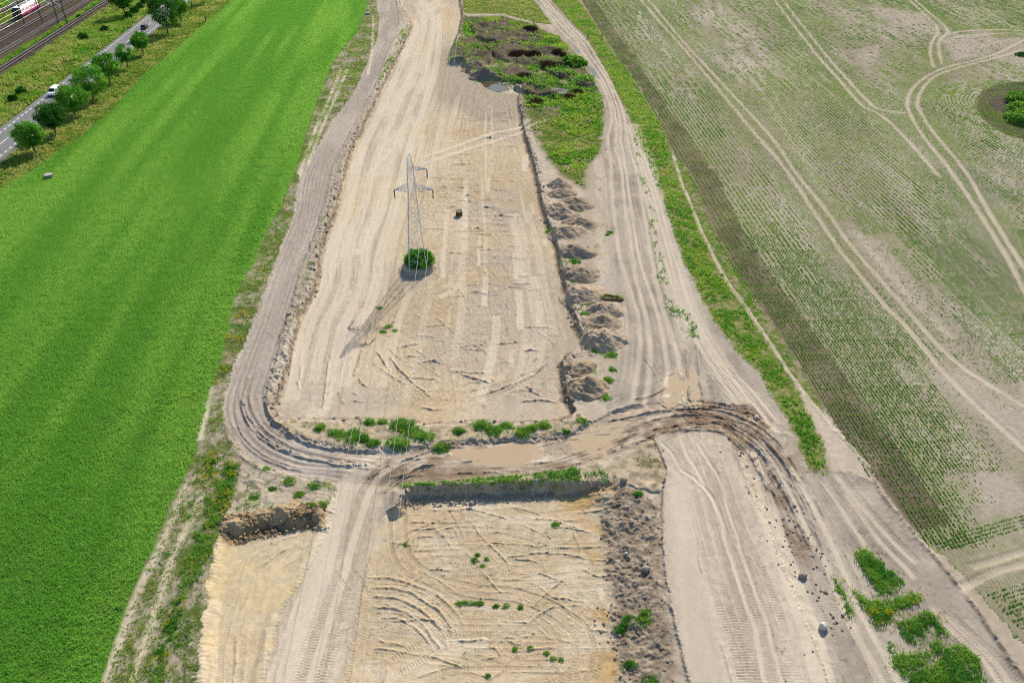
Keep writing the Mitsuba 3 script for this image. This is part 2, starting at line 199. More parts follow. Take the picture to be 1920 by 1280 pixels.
Z = np.zeros_like(X)
D = {k: region(globals()[k]) for k in ('HAUL_LEFT', 'CROSS_ROAD', 'PIT_UPPER', 'ROADBED', 'MUD_TOP', 'OVERGROWN', 'GRASS_TOP', 'HAUL_RIGHT', 'VERGE_RIGHT', 'VERGE_FIELD', 'PIT_LEFT', 'ROAD_LOW', 'PIT_MID', 'CLOD_BANK', 'BANK_LEFT', 'ROADBED_LOW', 'VERGE_CROSS', 'VERGE_MID', 'TRIANGLE_LEFT', 'WHEAT', 'VERGE_LEFT', 'WEEDS_LEFT', 'FIELD_RIGHT', 'DARK_STRIP', 'BARE', 'DARK_SOIL', 'BROWN_MUD', 'WET_MUD', 'WEED_PATCH', 'ISLAND')}
DR_ = {k: region(globals()[k], True) for k in ('PIT_UPPER', 'PIT_LEFT', 'PIT_MID', 'ROADBED_LOW', 'ROAD_LOW', 'CROSS_ROAD', 'HAUL_LEFT', 'HAUL_RIGHT')}

D['ISLAND'] = region(ISLAND, far=14.0)

# broad relief, level under the road and the railway
Z += 0.35 * (fb(X * 0.03, Y * 0.03, 11, 2) - 0.5) * sst(-116, -108, X + 0.0742 * (Y - 200))
ragged = 0.35 * fb(X * 1.6, Y * 1.6, 12, 3)
Z -= 0.75 * sst(-0.15, 0.75, DR_['PIT_UPPER'] - ragged + 0.2)
Z -= 0.22 * sst(-0.2, 0.5, D['HAUL_LEFT'])
Z -= 0.10 * sst(-0.3, 0.6, D['HAUL_RIGHT'])
Z -= 1.1 * sst(0.0, 1.6, DR_['PIT_LEFT'] - 0.3 * ragged)
RD = region([[13.49,72.51],[17.38,69.13],[17.39,64.43],[16.45,58.21],[16.31,50.07],[15.66,44.16],[22.81,44.16],[25.87,56.77],[23.08,73.27],[16.42,74.23]], far=9.0)
depth_mid = np.minimum(sst(0.0, 0.55 + 1.1 * fb(X * 0.7, Y * 0.7, 25, 3), DR_['PIT_MID'] - 0.9 * ragged * sst(80, 84, Y) + 0.3), sst(0.0, 1.0, -RD / 6.5))
Z -= 1.3 * np.where(DR_['PIT_MID'] > -1, depth_mid, 0)
Z += 0.5 * (fb(X * 1.2, Y * 1.2, 26, 3) - 0.5) * 4 * depth_mid * (1 - depth_mid) * (DR_['PIT_MID'] > -1)
ramp = 1.05 * sst(88, 60, Y) * sst(-2.4, 0.3, DR_['ROAD_LOW'])
Z = np.where(DR_['ROAD_LOW'] > -2.4, Z * (1 - sst(-2.4, 0.3, DR_['ROAD_LOW'])) - ramp, Z)
Z += 0.32 * sst(-0.35, 0.35, DR_['ROADBED_LOW']) * sst(96, 88, Y)
# heaped soil along the edges of the digging
def bank(dist, w, h, s, sc=1.4):
    return h * np.exp(-(dist / w) ** 2) * sst(0.25, 0.75, fb(X * sc, Y * sc, s, 3))
Z += bank(D['PIT_UPPER'] + 0.8, 0.8, 0.38, 21) * (1 - sst(-0.5, 0.3, D['HAUL_LEFT'])) * sst(84, 92, Y)
Z += bank(D['PIT_LEFT'] + 0.6, 1.1, 0.2, 22, 1.0) * 0.4 * (1 - sst(-0.6, 0.3, D['ROAD_LOW']))
Z += bank(DR_['ROADBED_LOW'] + 0.6, 0.6, 0.12, 23, 0.9)
Z += bank(D['PIT_MID'] + 0.3, 0.5, 0.25, 24) * sst(85, 90, Y)
clods = np.abs(fb(X * 1.1, Y * 1.1, 31, 4) - 0.5) * 2
lump = sst(0.35, 0.75, vn(X * 1.7, Y * 1.7, 33)) * 0.35 + sst(0.5, 0.9, vn(X * 3.4, Y * 3.4, 34)) * 0.22
cb = sst(-0.6, 0.8, D['CLOD_BANK'])
Z += cb * (0.45 * (fb(X * 0.45, Y * 0.45, 32, 4) - 0.42) + (0.9 * np.abs(fb(X * 0.8 + 0.5 * fb(X, Y, 331, 2), Y * 0.8, 330, 4) - 0.5) + 0.2 * (fb(X * 2.6, Y * 2.6, 332, 2) - 0.5)) * sst(0.3, 0.7, fb(X * 0.3, Y * 0.3, 320, 3)))
PYLON = np.array([-17.4, 128.5])
pr = np.hypot(X - PYLON[0] - 0.2, (Y - PYLON[1] - 0.6)) + 0.8 * (fb(X * 0.8, Y * 0.8, 39, 2) - 0.5)
Z += 0.85 * sst(3.3, 2.5, pr)
bl = sst(-0.6, 0.6, D['BANK_LEFT'])
Z += bl * (0.5 * fb(X * 0.8, Y * 0.8, 35, 3) + 0.35 * lump - 0.1)
og = sst(-1.0, 1.5, D['OVERGROWN']) * sst(170, 215, Y)
Z += og * (1.6 * (fb(X * 0.14, Y * 0.12, 36, 3) - 0.4) + 0.3 * clods * sst(1.2, 0.5, GAPY)[:, None])
ds = sst(-0.5, 1.0, D['DARK_SOIL'])
Z += ds * (2.0 * fb(X * 0.28, Y * 0.2, 301, 3) + 0.25 * clods * sst(1.2, 0.5, GAPY)[:, None] - 0.1)
tr = sst(-0.5, 0.6, D['TRIANGLE_LEFT'])
Z += tr * (0.5 * (fb(X * 0.5, Y * 0.5, 37, 3) - 0.4) + 0.15 * clods)
vc = np.maximum(sst(-0.3, 0.5, D['VERGE_CROSS']), sst(-0.3, 0.5, D['VERGE_MID']))
Z += vc * (0.35 * fb(X * 0.7, Y * 0.7, 38, 3) + 0.05)

# fields of the surface: moist = turned-up damp soil, pale = dry and smoothed, fresh = disturbed crumb
TREAD = np.zeros_like(X)
MOIST, PALE, CRUMB = np.zeros_like(X), np.zeros_like(X), np.full(X.shape, 1.0)

def fade(pitch):
    return sst(0.85, 0.35, GAPY / pitch)[:, None] * np.ones_like(X)

def tracks(pts, gauge=2.0, width=0.62, pitch=0.33, amp=0.03, kind='cleat', moist=0.26, sink=0.03, ends=1.0):
    """The two prints of a crawler (cleat), of tyres with lugs (lug) or worn wheel ruts (rut)."""
    r = line_at(pts, gauge / 2 + width)
    if r is None:
        return
    sl, m, off, s, L = r
    e = np.abs(np.abs(off) - gauge / 2)
    w = sst(width / 2 + 0.08, width / 2 - 0.08, e) * sst(0, ends, s) * sst(0, ends, L - s)
    w0 = w
    patchy = sst(0.2, 0.5, fb(s * 0.12, off * 0.2 + L, int(L * 7) % 97, 2))
    w = w * (0.4 + 0.6 * patchy) * (0.75 + 0.5 * vn(s * 0.9, off * 1.5, 5))
    ph = s if kind == 'cleat' else s + 0.9 * (np.abs(off) - gauge / 2) * np.where(e < 9, np.sign(e + 1), 1) if kind == 'rut' else s + 0.8 * e
    ph = ph + 0.12 * vn(s * 1.2, off * 1.5, 3)
    gy = (GAPY[:, None] * np.ones_like(X))[sl][m]
    pe = np.exp2(np.ceil(np.log2(np.maximum(pitch, 2.2 * gy) / pitch))) * pitch      # far off only the broad prints are resolved by the sheet
    saw = np.abs((ph / pe) % 1 - 0.5) * 2
    saw = sst(0.1, 0.9, saw) - 0.5
    fd = fade(pitch)[sl][m]
    z = Z[sl]
    if kind == 'rut':
        g = np.exp(-(e / (width * 0.5)) ** 2)
        z[m] += (-sink * g + sink * 0.5 * np.exp(-((e - width * 0.8) / (width * 0.35)) ** 2)) * sst(0, ends, s) * sst(0, ends, L - s) * (0.6 + 0.6 * patchy)
    else:
        edge = np.exp(-((e - width / 2 - 0.05) / 0.09) ** 2) * sst(0, ends, s) * sst(0, ends, L - s)
        t_ = TREAD[sl]
        t_[m] = t_[m] * (1 - w0) + w * (1.15 * amp * saw - (0.02 if sink == 0.03 else sink)) + 0.025 * edge * patchy
    q = MOIST[sl]
    tone = 0.6 + 0.7 * fb(s * 0.5, off * 2, 8, 2)
    if kind != 'rut': tone = tone * (0.75 - 0.9 * saw)
    q[m] = np.maximum(q[m] * (1 - 0.5 * w), w * moist * tone)

def ridge(pts, h=0.14, w=0.16, moist=0.35, seed=0, broken=0.35):
    """A line of spilled soil left by a blade or thrown up beside a wheel."""
    r = line_at(pts, w * 4)
    if r is None:
        return
    sl, m, off, s, L = r
    n = sst(broken, broken + 0.3, fb(s * 0.5, s * 0 + seed * 7.3, seed + 50, 3)) * sst(0, 1.2, s) * sst(0, 1.2, L - s)
    off = off + 0.25 * (vn(s * 0.8, s * 0 + seed, 51) - 0.5)
    lumps = 0.55 + 0.9 * vn(s * 3.0, off * 4, seed)
    g = np.exp(-(off / w) ** 2) * n
    z = Z[sl]
    z[m] += h * g * lumps
    q = MOIST[sl]
    q[m] = np.maximum(q[m], g * moist * lumps)

def swath(pts, w=1.2, pale=0.8, flat=0.8, moist=0.0, soft=0.12):
    """A strip smoothed by a blade (pale), or a strip of damp soil."""
    r = line_at(pts, w)
    if r is None:
        return
    sl, m, off, s, L = r
    off = off + 0.3 * (fb(s * 0.3, s * 0, int(L * 13) % 89, 2) - 0.5)
    g = sst(w / 2 + soft, w / 2 - soft, np.abs(off)) * sst(0, 0.8, s) * sst(0, 0.8, L - s)
    g = g * (0.55 + 0.6 * fb(s * 0.25, off * 1.2, 77, 2))
    P = PALE[sl]
    P[m] = np.maximum(P[m], g * pale)
    C = CRUMB[sl]
    C[m] = np.minimum(C[m], 1 - np.clip(g, 0, 1) * flat)
    Q = MOIST[sl]
    Q[m] = np.maximum(Q[m] * (1 - np.clip(g, 0, 1) * flat), g * moist)

def shift(pts, d):
    p, t, s = dens(pts, 3.0)
    return np.stack([p[:, 0] + t[:, 1] * d, p[:, 1] - t[:, 0] * d], 1)

def between(a, b, u):
    """The line a share U of the way from line A to line B (matched by arc length)."""
    pa, pb = dens(a, 2.0)[0], dens(b, 2.0)[0]
    n = 40
    ia, ib = np.linspace(0, len(pa) - 1, n).astype(int), np.linspace(0, len(pb) - 1, n).astype(int)
    return pa[ia] * (1 - u) + pb[ib] * u

def arcs(n_, poly, ra, rb, mo):
    """Curved passes of the machines over a floor, in all directions."""
    q_ = np.asarray(poly, float)
    for i in range(n_):
        c = rng.uniform(q_.min(0), q_.max(0)); a0 = rng.uniform(0, 2 * math.pi); R = rng.uniform(ra, rb)
        th = np.linspace(a0, a0 + rng.uniform(5, 16) / R, 9)
        m_ = c - R * np.array([math.cos(th[4]), math.sin(th[4])])
        p = m_ + R * np.stack([np.cos(th), np.sin(th)], 1)
        if not inside(poly, p[:, 0], p[:, 1]).all(): continue
        if i % 3: tracks(p, gauge=rng.choice([1.8, 2.1]), moist=rng.uniform(0.25, mo), kind='lug' if i % 4 == 1 else 'cleat')
        else: ridge(p, h=rng.uniform(0.06, 0.12), w=0.13, moist=0.6, seed=900 + i, broken=0.3)

HL_OUT = [[-56.49,353.99],[-50.62,319.31],[-47.38,291.57],[-45.90,242.60],[-47.80,204.68],[-48.71,172.95],[-44.89,148.99],[-43.33,120.46],[-42.50,106.71],[-42.30,96.75],[-41.71,90.41],[-40.75,86.68],[-38.23,81.38],[-35.11,77.39],[-31.39,74.90],[-26.10,73.26],[-22.08,73.16]]
HL_IN = [[-48.48,353.99],[-44.22,327.19],[-41.44,308.49],[-41.39,287.23],[-40.49,236.28],[-41.36,190.09],[-41.57,175.47],[-39.15,146.53],[-38.86,131.11],[-37.46,113.29],[-37.16,106.71],[-36.28,96.88],[-35.59,90.04],[-34.76,87.39],[-32.76,84.15],[-29.92,81.71],[-26.11,79.67],[-21.31,78.73],[-16.83,78.52]]
HR_L = [[8.23,353.99],[15.30,310.93],[20.10,285.10],[23.40,260.28],[25.61,242.60],[25.78,223.97],[24.91,207.15],[22.43,192.65],[21.90,178.71],[20.01,155.41],[19.12,140.88],[18.62,128.08],[18.82,116.88],[18.57,107.02],[16.41,95.54],[14.42,87.98]]
HR_R = [[15.12,353.99],[21.95,315.91],[26.32,291.57],[28.87,256.69],[30.19,234.24],[30.82,217.97],[30.56,204.68],[29.73,190.09],[29.04,169.87],[27.91,150.49],[26.87,134.26],[26.54,122.30],[26.71,111.80],[26.85,102.51],[26.58,94.23],[25.81,87.98]]
RB_L = [[-48.50,357.43],[-44.34,338.67],[-38.12,313.96],[-37.99,287.87],[-38.52,259.19],[-39.33,227.58],[-39.44,209.17],[-39.84,187.63],[-38.92,171.21],[-37.32,151.96],[-37.33,137.96],[-35.23,121.63],[-36.04,112.06],[-34.66,98.10],[-33.57,88.84]]
RB_R = [[-29.86,357.43],[-25.30,290.02],[-23.62,253.91],[-23.94,231.98],[-24.39,211.71],[-24.86,189.76],[-24.65,169.09],[-24.40,151.96],[-24.96,137.74],[-23.75,119.44],[-24.91,111.24],[-24.70,99.21],[-24.31,87.64]]

# --- upper digging: blade strips and crawler prints along it, rows of spill across it
PU_L = [[-21.14,244.96],[-23.05,211.28],[-24.28,187.98],[-24.34,168.50],[-24.28,151.96],[-24.65,137.74],[-23.56,119.44],[-24.47,111.24],[-24.48,97.83],[-24.31,87.64]]
PU_R = [[1.51,224.72],[2.86,209.17],[3.66,195.65],[5.12,182.12],[6.18,165.55],[7.43,148.20],[8.78,139.52],[9.37,126.94],[9.84,118.20],[10.78,111.41],[10.59,103.50],[7.28,88.84]]
for i in range(120):
    u = rng.uniform(0.02, 0.98)
    p = dens(between(PU_L, PU_R, u), 1.0)[0]
    a = rng.integers(0, max(len(p) - 14, 1)); b = a + rng.integers(12, 70)
    p = p[a:b] + rng.normal(0, 0.3, 2)
    if len(p) < 8: continue
    k = rng.random()
    if k < 0.4: tracks(p[::6], gauge=rng.choice([1.9, 2.2]), moist=rng.uniform(0.2, 0.5))
    elif k < 0.6: swath(p[::6], w=rng.uniform(0.5, 1.8), pale=0.0, flat=0.2, moist=rng.uniform(0.25, 0.5), soft=0.3)
    elif k < 0.8: swath(p[::6], w=rng.uniform(0.4, 1.6), pale=rng.uniform(0.3, 0.9))
    else: ridge(p[::6], h=0.10, seed=i, broken=0.45)
MID = [[-14.83,118.02],[0.00,118.02],[2.14,104.99],[1.56,91.29],[-8.50,90.05],[-12.94,96.47]]
for i in range(150):
    y = rng.uniform(90, 168) if i < 70 else rng.uniform(150, 215)
    a, b = np.interp(y, np.array(PU_L)[::-1, 1], np.array(PU_L)[::-1, 0]), np.interp(y, np.array(PU_R)[::-1, 1], np.array(PU_R)[::-1, 0])
    x = a + (b - a) * rng.uniform(0.25, 0.85)
    L = rng.uniform(2.0, 7.0)
    sl_ = rng.normal(0, 0.12)
    ridge([[x - L / 2, y - sl_ * L / 2], [x, y + rng.normal(0, 0.2)], [x + L / 2, y + sl_ * L / 2]], h=rng.uniform(0.12, 0.24), w=0.15 + 0.0007 * y, moist=0.75, seed=i + 100, broken=0.25)
for i in range(110):
    y = rng.uniform(88, 200)
    x0 = rng.uniform(-22, 2)
    L = rng.uniform(8, 18); bend = rng.uniform(-2.5, 2.5)
    tracks([[x0, y], [x0 + L / 2, y + bend], [x0 + L, y + bend * 0.3 + rng.normal(0, 1)]], moist=rng.uniform(0.2, 0.45))
for p in ("773,300 850,275 912,253 972,239 994,230", "781,308 881,275 975,247 1028,231"):
    pass
for p in ([[-23.83,181.11],[-14.54,189.76],[-6.56,197.93],[1.68,203.42],[4.82,207.09]], [[-22.49,177.90],[-10.40,188.79],[2.06,199.59],[9.61,206.39]]):
    swath(p, w=1.5, pale=1.0); ridge(shift(p, 0.9), h=0.12, seed=1, broken=0.1)
for p, w in (([[0.54,146.02],[0.95,142.25],[1.14,138.62]], 1.0), ([[6.33,141.10],[6.52,137.52]], 1.0), ([[1.23,121.63],[1.36,114.56],[1.31,108.06]], 1.2), ([[4.45,118.02],[4.67,112.89],[4.64,108.68]], 1.3), ([[3.89,126.36],[4.35,121.26]], 1.5), ([[-4.87,126.36],[-4.66,115.41]], 1.0), ([[0.51,135.56],[0.77,124.43]], 0.8), ([[-12.98,118.02],[-10.83,120.71],[-8.83,123.87]], 1.2), ([[-12.31,121.63],[-10.55,123.87]], 1.2), ([[4.11,157.18],[4.46,151.96]], 0.7), ([[-5.13,171.52],[-5.28,162.69]], 0.7), ([[3.23,184.50],[2.84,174.00]], 1.4), ([[-6.36,142.25],[-6.33,129.32]], 0.6), ([[-23.08,199.09],[-22.14,179.46]], 1.4), ([[3.42,104.99],[2.10,102.04]], 1.0), ([[-0.17,102.77],[0.00,97.83]], 0.8)):
    swath(p, w=w, pale=1.0, flat=0.95)
for i, p in enumerate(([[-23.16,96.20],[-22.43,94.09],[-20.97,92.81]], [[-19.13,101.32],[-17.67,98.24],[-15.56,95.27],[-13.62,92.68],[-10.91,90.18]], [[-21.65,102.62],[-19.90,99.62],[-18.93,97.83]], [[-23.60,92.05],[-22.17,90.92]], [[-13.47,88.60],[-11.42,87.88],[-9.45,88.12]], [[-25.65,92.55],[-25.00,90.67],[-23.76,88.84]], [[-23.71,89.93],[-20.80,89.56]], [[-15.64,103.21],[-13.32,100.90],[-10.66,98.51]], [[-8.08,96.47],[-5.61,95.14],[-2.78,93.84]], [[1.98,93.84],[3.13,91.92],[4.66,90.67]], [[-23.13,111.24],[-23.82,97.83],[-23.82,93.84]], [[-28.53,102.04],[-27.63,93.84],[-26.97,87.64]], [[-32.45,99.21],[-31.76,93.84],[-31.18,91.92]], [[0.77,89.44],[3.87,90.05],[6.91,89.08]], [[-5.13,104.99],[-1.70,104.24],[1.71,104.99]])):
    ridge(p, h=0.2, w=0.17, moist=0.55, seed=200 + i, broken=0.12)
for i in range(14):
    c = rng.uniform(0, 1)
    p = [[-8 + 8 * c, 90 + 3 * c], [-1 + 6 * c, 93 + 5 * c], [4 + 4 * c, 101 + 6 * c]]
    tracks(p, moist=0.25) if i % 2 else ridge(p, h=0.12, seed=300 + i)
arcs(260, [[-23.76,88.84],[-25.03,118.02],[-24.10,168.50],[3.19,181.11],[8.71,125.39],[10.26,104.99],[6.08,87.64]], 8, 60, 0.5)
arcs(60, [[-12.22,171.52],[4.89,171.52],[7.34,139.97],[8.71,125.39],[-10.88,129.32]], 15, 60, 0.55)
# --- the pale roadbed beside it
for i, u in enumerate((0.08, 0.2, 0.33, 0.47, 0.6, 0.74, 0.88, 0.97)):
    p = dens(between(RB_L, RB_R, u), 1.0)[0]
    a = rng.integers(0, 40)
    if i % 2: swath(p[a:][::8], w=rng.uniform(1.5, 2.6), pale=0.9)
    ridge(p[a + 5:][::8], h=0.09, w=0.14, seed=400 + i, broken=0.42, moist=0.3)
for i in range(44):
    p = dens(between(RB_L, RB_R, rng.uniform(0.05, 0.95)), 1.0)[0]
    a = rng.integers(0, len(p) - 40); b = a + rng.integers(15, 45)
    (swath(p[a:b][::6], w=rng.uniform(0.6, 1.6), pale=0.0, moist=rng.uniform(0.15, 0.3), soft=0.3) if i % 3 else tracks(p[a:b][::6], moist=0.2))
# --- haul road on the left with its bend
for i, u in enumerate((0.14, 0.3, 0.42, 0.55, 0.7, 0.86)):
    p = between(HL_OUT, HL_IN, u) + 0.9 * (np.stack([vn(np.arange(40) * 0.23, np.zeros(40) + i, 81), vn(np.arange(40) * 0.23, np.zeros(40) + i, 82)], 1) - 0.5)
    tracks(p, gauge=0.9, width=0.5, kind='rut', sink=rng.uniform(0.015, 0.045), moist=rng.uniform(0.1, 0.3))
for i in range(18):
    p = dens(between(HL_OUT, HL_IN, rng.uniform(0.15, 0.85)), 1.0)[0]
    a = rng.integers(0, len(p) - 60); b = a + rng.integers(30, 120)
    tracks(p[a:b][::5], moist=0.22)
for p, h in (([[-38.60,90.04],[-37.44,86.68],[-35.08,83.14],[-32.86,80.74],[-29.67,78.73],[-25.17,77.09],[-21.10,76.18],[-17.55,75.59]], 0.3), ([[-38.39,84.49],[-35.81,80.74],[-33.05,78.11],[-29.77,76.18],[-26.49,75.09]], 0.16), ([[-39.23,95.54],[-39.10,91.03],[-37.70,86.80]], 0.15), ([[-35.21,84.49],[-32.97,82.04],[-29.34,79.46]], 0.16)):
    ridge(p, h=h, w=0.2, moist=0.7, seed=int(h * 100), broken=0.05); ridge(shift(p, 0.5), h=h * 0.6, w=0.15, moist=0.5, seed=7, broken=0.2)
    tracks(shift(p, -0.3), gauge=0.01, width=0.7, kind='rut', sink=h * 0.4, moist=0.5)
ridge([[-35.53,89.80],[-34.73,87.27],[-32.56,83.92],[-29.80,81.49],[-25.99,79.46],[-21.21,78.52],[-16.80,78.32]], h=0.28, w=0.22, moist=0.6, seed=3, broken=0.0)
for d in (0.3, 1.0, 1.8):
    tracks(shift(HL_OUT, d), moist=0.2, gauge=1.9) if d > 0.5 else ridge(shift(HL_OUT, 0.2), h=0.14, seed=9, broken=0.3)
# --- cross road and the low road that leaves it
DLOW = [[-9.35,78.54],[-11.94,77.51],[-15.25,75.80],[-17.17,73.66],[-17.98,70.85],[-18.42,67.29],[-18.87,63.05],[-19.04,58.66],[-19.40,54.19],[-19.91,49.02],[-20.25,44.22]]
for d in (0.0, 0.25, -0.2):
    tracks(shift(DLOW, d), gauge=2.05, width=0.8, amp=0.044, moist=0.35)
tracks(shift(DLOW, 3.0), gauge=2.0, width=0.6, moist=0.2); tracks(shift(DLOW, -2.6), gauge=2.0, width=0.6, moist=0.15)
swath(shift(DLOW, 3.2), w=2.4, pale=0.9) ; swath(shift(DLOW, 0.0), w=0.9, pale=0.8); swath(shift(DLOW, 1.9), w=0.8, pale=0.7)
for i, p in enumerate(([[-22.86,77.50],[-18.13,76.79],[-13.86,75.98],[-9.07,76.79],[-2.11,77.80],[4.98,79.25],[10.14,81.71],[16.41,85.63]], [[-18.31,78.01],[-11.95,77.80],[-5.69,79.25],[2.86,80.10],[8.72,82.04]], [[-14.21,73.07],[-7.49,73.74],[2.75,75.00],[9.82,77.50],[18.84,81.71]], [[-16.44,74.51],[-7.56,75.00],[1.38,75.79],[9.92,78.84],[17.61,83.36]], [[-4.16,75.98],[2.79,76.79],[8.50,78.84],[14.67,83.36]])):
    tracks(p, moist=0.32, gauge=2.0, amp=0.044); ridge(shift(p, 0.6), h=0.12, w=0.18, moist=0.5, seed=500 + i, broken=0.35)
for i, p in enumerate(([[-19.40,73.74],[-17.85,74.80],[-14.02,76.79],[-10.89,78.52],[-9.39,79.36]], [[-16.92,71.10],[-15.63,72.50],[-13.74,74.31],[-9.60,76.48]], [[12.95,84.49],[16.33,85.52],[21.20,87.15],[26.11,87.98],[30.74,87.62],[33.88,85.98],[35.23,83.14]], [[14.74,82.04],[17.22,83.81],[21.69,85.52],[25.75,86.10],[29.15,85.52],[32.00,83.14],[34.07,80.42],[35.20,76.48],[35.77,71.10],[35.90,66.16],[35.75,61.30]], [[16.05,79.67],[19.27,81.71],[22.96,83.81],[26.49,84.15],[29.52,84.15],[31.43,80.74],[32.97,77.80],[33.71,72.59],[34.15,66.93],[34.40,61.30]], [[13.80,86.33],[16.59,87.74],[19.02,88.34]], [[12.67,78.01],[15.72,79.89],[18.98,81.71]])):
    ridge(p, h=0.17, w=0.17, moist=0.8, seed=520 + i, broken=0.15); ridge(shift(p, 0.45), h=0.12, w=0.13, moist=0.6, seed=530 + i, broken=0.3)
    tracks(shift(p, 0.55), gauge=0.01, width=0.8, kind='rut', sink=0.06, moist=0.5)
    tracks(shift(p, 1.2), gauge=1.9, moist=0.4, amp=0.044)
for i in range(12):
    p = shift([[16.14,83.36],[23.16,84.94],[28.23,85.06],[31.84,82.48],[33.72,79.04],[34.65,74.51],[35.26,69.38],[35.56,63.43]], rng.uniform(-2.4, 3.2))
    p = dens(p, 1.0)[0]; a = rng.integers(0, len(p) - 14)
    ridge(p[a:a + rng.integers(12, 30)][::4], h=0.17, w=0.17, moist=0.8, seed=540 + i, broken=0.2)
# --- right haul road and the open yard
for i, u in enumerate((0.08, 0.2, 0.3, 0.42, 0.53, 0.64, 0.76, 0.9)):
    p = between(HR_L, HR_R, u) + 1.2 * (np.stack([vn(np.arange(40) * 0.25, np.zeros(40) + i, 83), vn(np.arange(40) * 0.25, np.zeros(40) + i, 84)], 1) - 0.5)
    tracks(p, gauge=1.0, width=0.55, kind='rut', sink=rng.uniform(0.015, 0.05), moist=rng.uniform(0.15, 0.45))
    if i % 2: swath(p, w=0.8, pale=0.8, soft=0.3)
for i in range(26):
    p = dens(between(HR_L, HR_R, rng.uniform(0.0, 1.0)), 1.0)[0]
    a = rng.integers(0, len(p) - 40); b = a + rng.integers(20, 80)
    tracks(p[a:b][::5], moist=0.3)
for i, p in enumerate(([[31.40,204.68],[31.71,190.09],[31.70,169.87],[30.53,151.76],[29.95,136.41],[29.71,124.18],[29.68,113.46],[30.50,103.98],[32.03,95.54],[33.40,87.98]], [[30.25,169.87],[29.57,150.49],[28.86,132.15],[28.28,116.88],[28.80,103.98]], [[31.48,193.39],[31.11,176.11],[30.56,155.67]])):
    tracks(p, gauge=1.9, width=0.6, kind='rut', sink=0.05, moist=0.12); swath(p, w=3.4, pale=0.7, soft=0.5)
for i, p in enumerate(([[22.82,95.54],[24.24,96.88],[25.78,95.54],[25.72,91.66]], [[16.92,89.80],[19.73,90.66],[22.41,92.93],[25.05,96.88]], [[27.69,102.51],[26.90,95.54],[25.81,87.98]], [[29.65,103.98],[28.66,95.54],[27.70,87.98]], [[29.56,89.55],[31.58,88.34],[33.40,87.98]], [[21.23,92.93],[20.61,96.88],[19.76,99.64]], [[27.22,95.54],[29.09,101.06],[28.80,103.98]], [[13.54,86.80],[15.15,87.74],[17.23,89.19]], [[25.86,96.88],[25.05,87.98],[24.65,83.36]])):
    tracks(p, moist=0.5, amp=0.044); ridge(shift(p, 0.5), h=0.16, moist=0.7, seed=560 + i, broken=0.2)
for i in range(12):
    x0 = rng.uniform(0, 60)
    p = [[30.60,100.35],[33.99,90.41],[35.51,84.49]]
    p = np.array(p) + [rng.uniform(-2, 3), rng.uniform(-3, 2)]
    tracks(p, moist=0.25, width=0.4, gauge=1.6); 
    if i % 3 == 0: swath(p, w=0.5, pale=1.0)
# --- the pale roadbed in front, with washed rills and crawler prints
for p in ([[21.15,79.04],[21.95,73.16],[22.15,66.42],[22.29,60.14],[22.59,54.51],[23.02,49.43],[23.04,44.60]], [[23.91,81.71],[24.52,73.16],[24.43,65.66],[24.76,58.49],[24.80,52.50],[24.45,44.60]], [[26.44,81.71],[26.42,73.16],[26.66,65.16],[27.57,57.83],[27.82,51.39],[27.46,44.60]], [[25.57,82.81],[25.47,73.16],[25.51,65.41],[26.15,58.05],[26.32,51.84],[26.01,44.60]]):
    tracks(p, gauge=1.0, width=0.85, amp=0.044, moist=0.38)
for p, w in (([[19.42,80.31],[20.77,78.01],[21.66,75.00],[23.33,72.59],[24.72,69.20],[24.88,60.60],[25.21,55.62],[25.17,50.37],[24.97,44.60]], 0.5), ([[24.76,80.10],[26.06,73.07],[26.20,68.49],[26.20,59.54],[26.66,53.16],[26.53,44.60]], 0.35), ([[22.55,82.26],[23.09,78.01],[23.60,74.02],[24.72,69.20]], 0.5)):
    q = np.array(dens(p, 1.5)[0]); q = q + 0.25 * np.stack([vn(q[:, 1] * 0.35, q[:, 0], 61) - 0.5, 0 * q[:, 0]], 1) * 2
    swath(q, w=w, pale=1.0, flat=1.0); tracks(q, gauge=0.01, width=0.5, kind='rut', sink=0.06, moist=0.0)
swath([[31.23,79.04],[31.00,71.20],[30.88,63.43],[30.99,57.33],[30.97,50.56],[30.43,44.60]], w=2.6, pale=0.9)
swath([[20.76,75.00],[20.53,68.49],[19.71,60.30],[19.29,53.16],[18.98,44.60]], w=3.4, pale=0.35, flat=0.9, soft=0.8)
for i, p in enumerate(([[19.54,77.80],[19.81,74.61],[18.49,69.65],[17.59,63.84],[17.02,57.83],[17.01,52.43],[17.37,44.60]], [[29.17,78.73],[29.60,73.16],[30.06,68.32],[30.42,61.30],[30.62,56.68],[30.88,51.20],[31.05,47.55],[30.79,44.60]], [[21.76,64.33],[21.23,60.30],[21.07,57.62]], [[21.24,49.80],[21.44,47.49],[21.53,44.60]])):
    ridge(p, h=0.12 if i < 2 else 0.08, w=0.16 if i < 2 else 0.12, moist=0.5, seed=580 + i, broken=0.1)
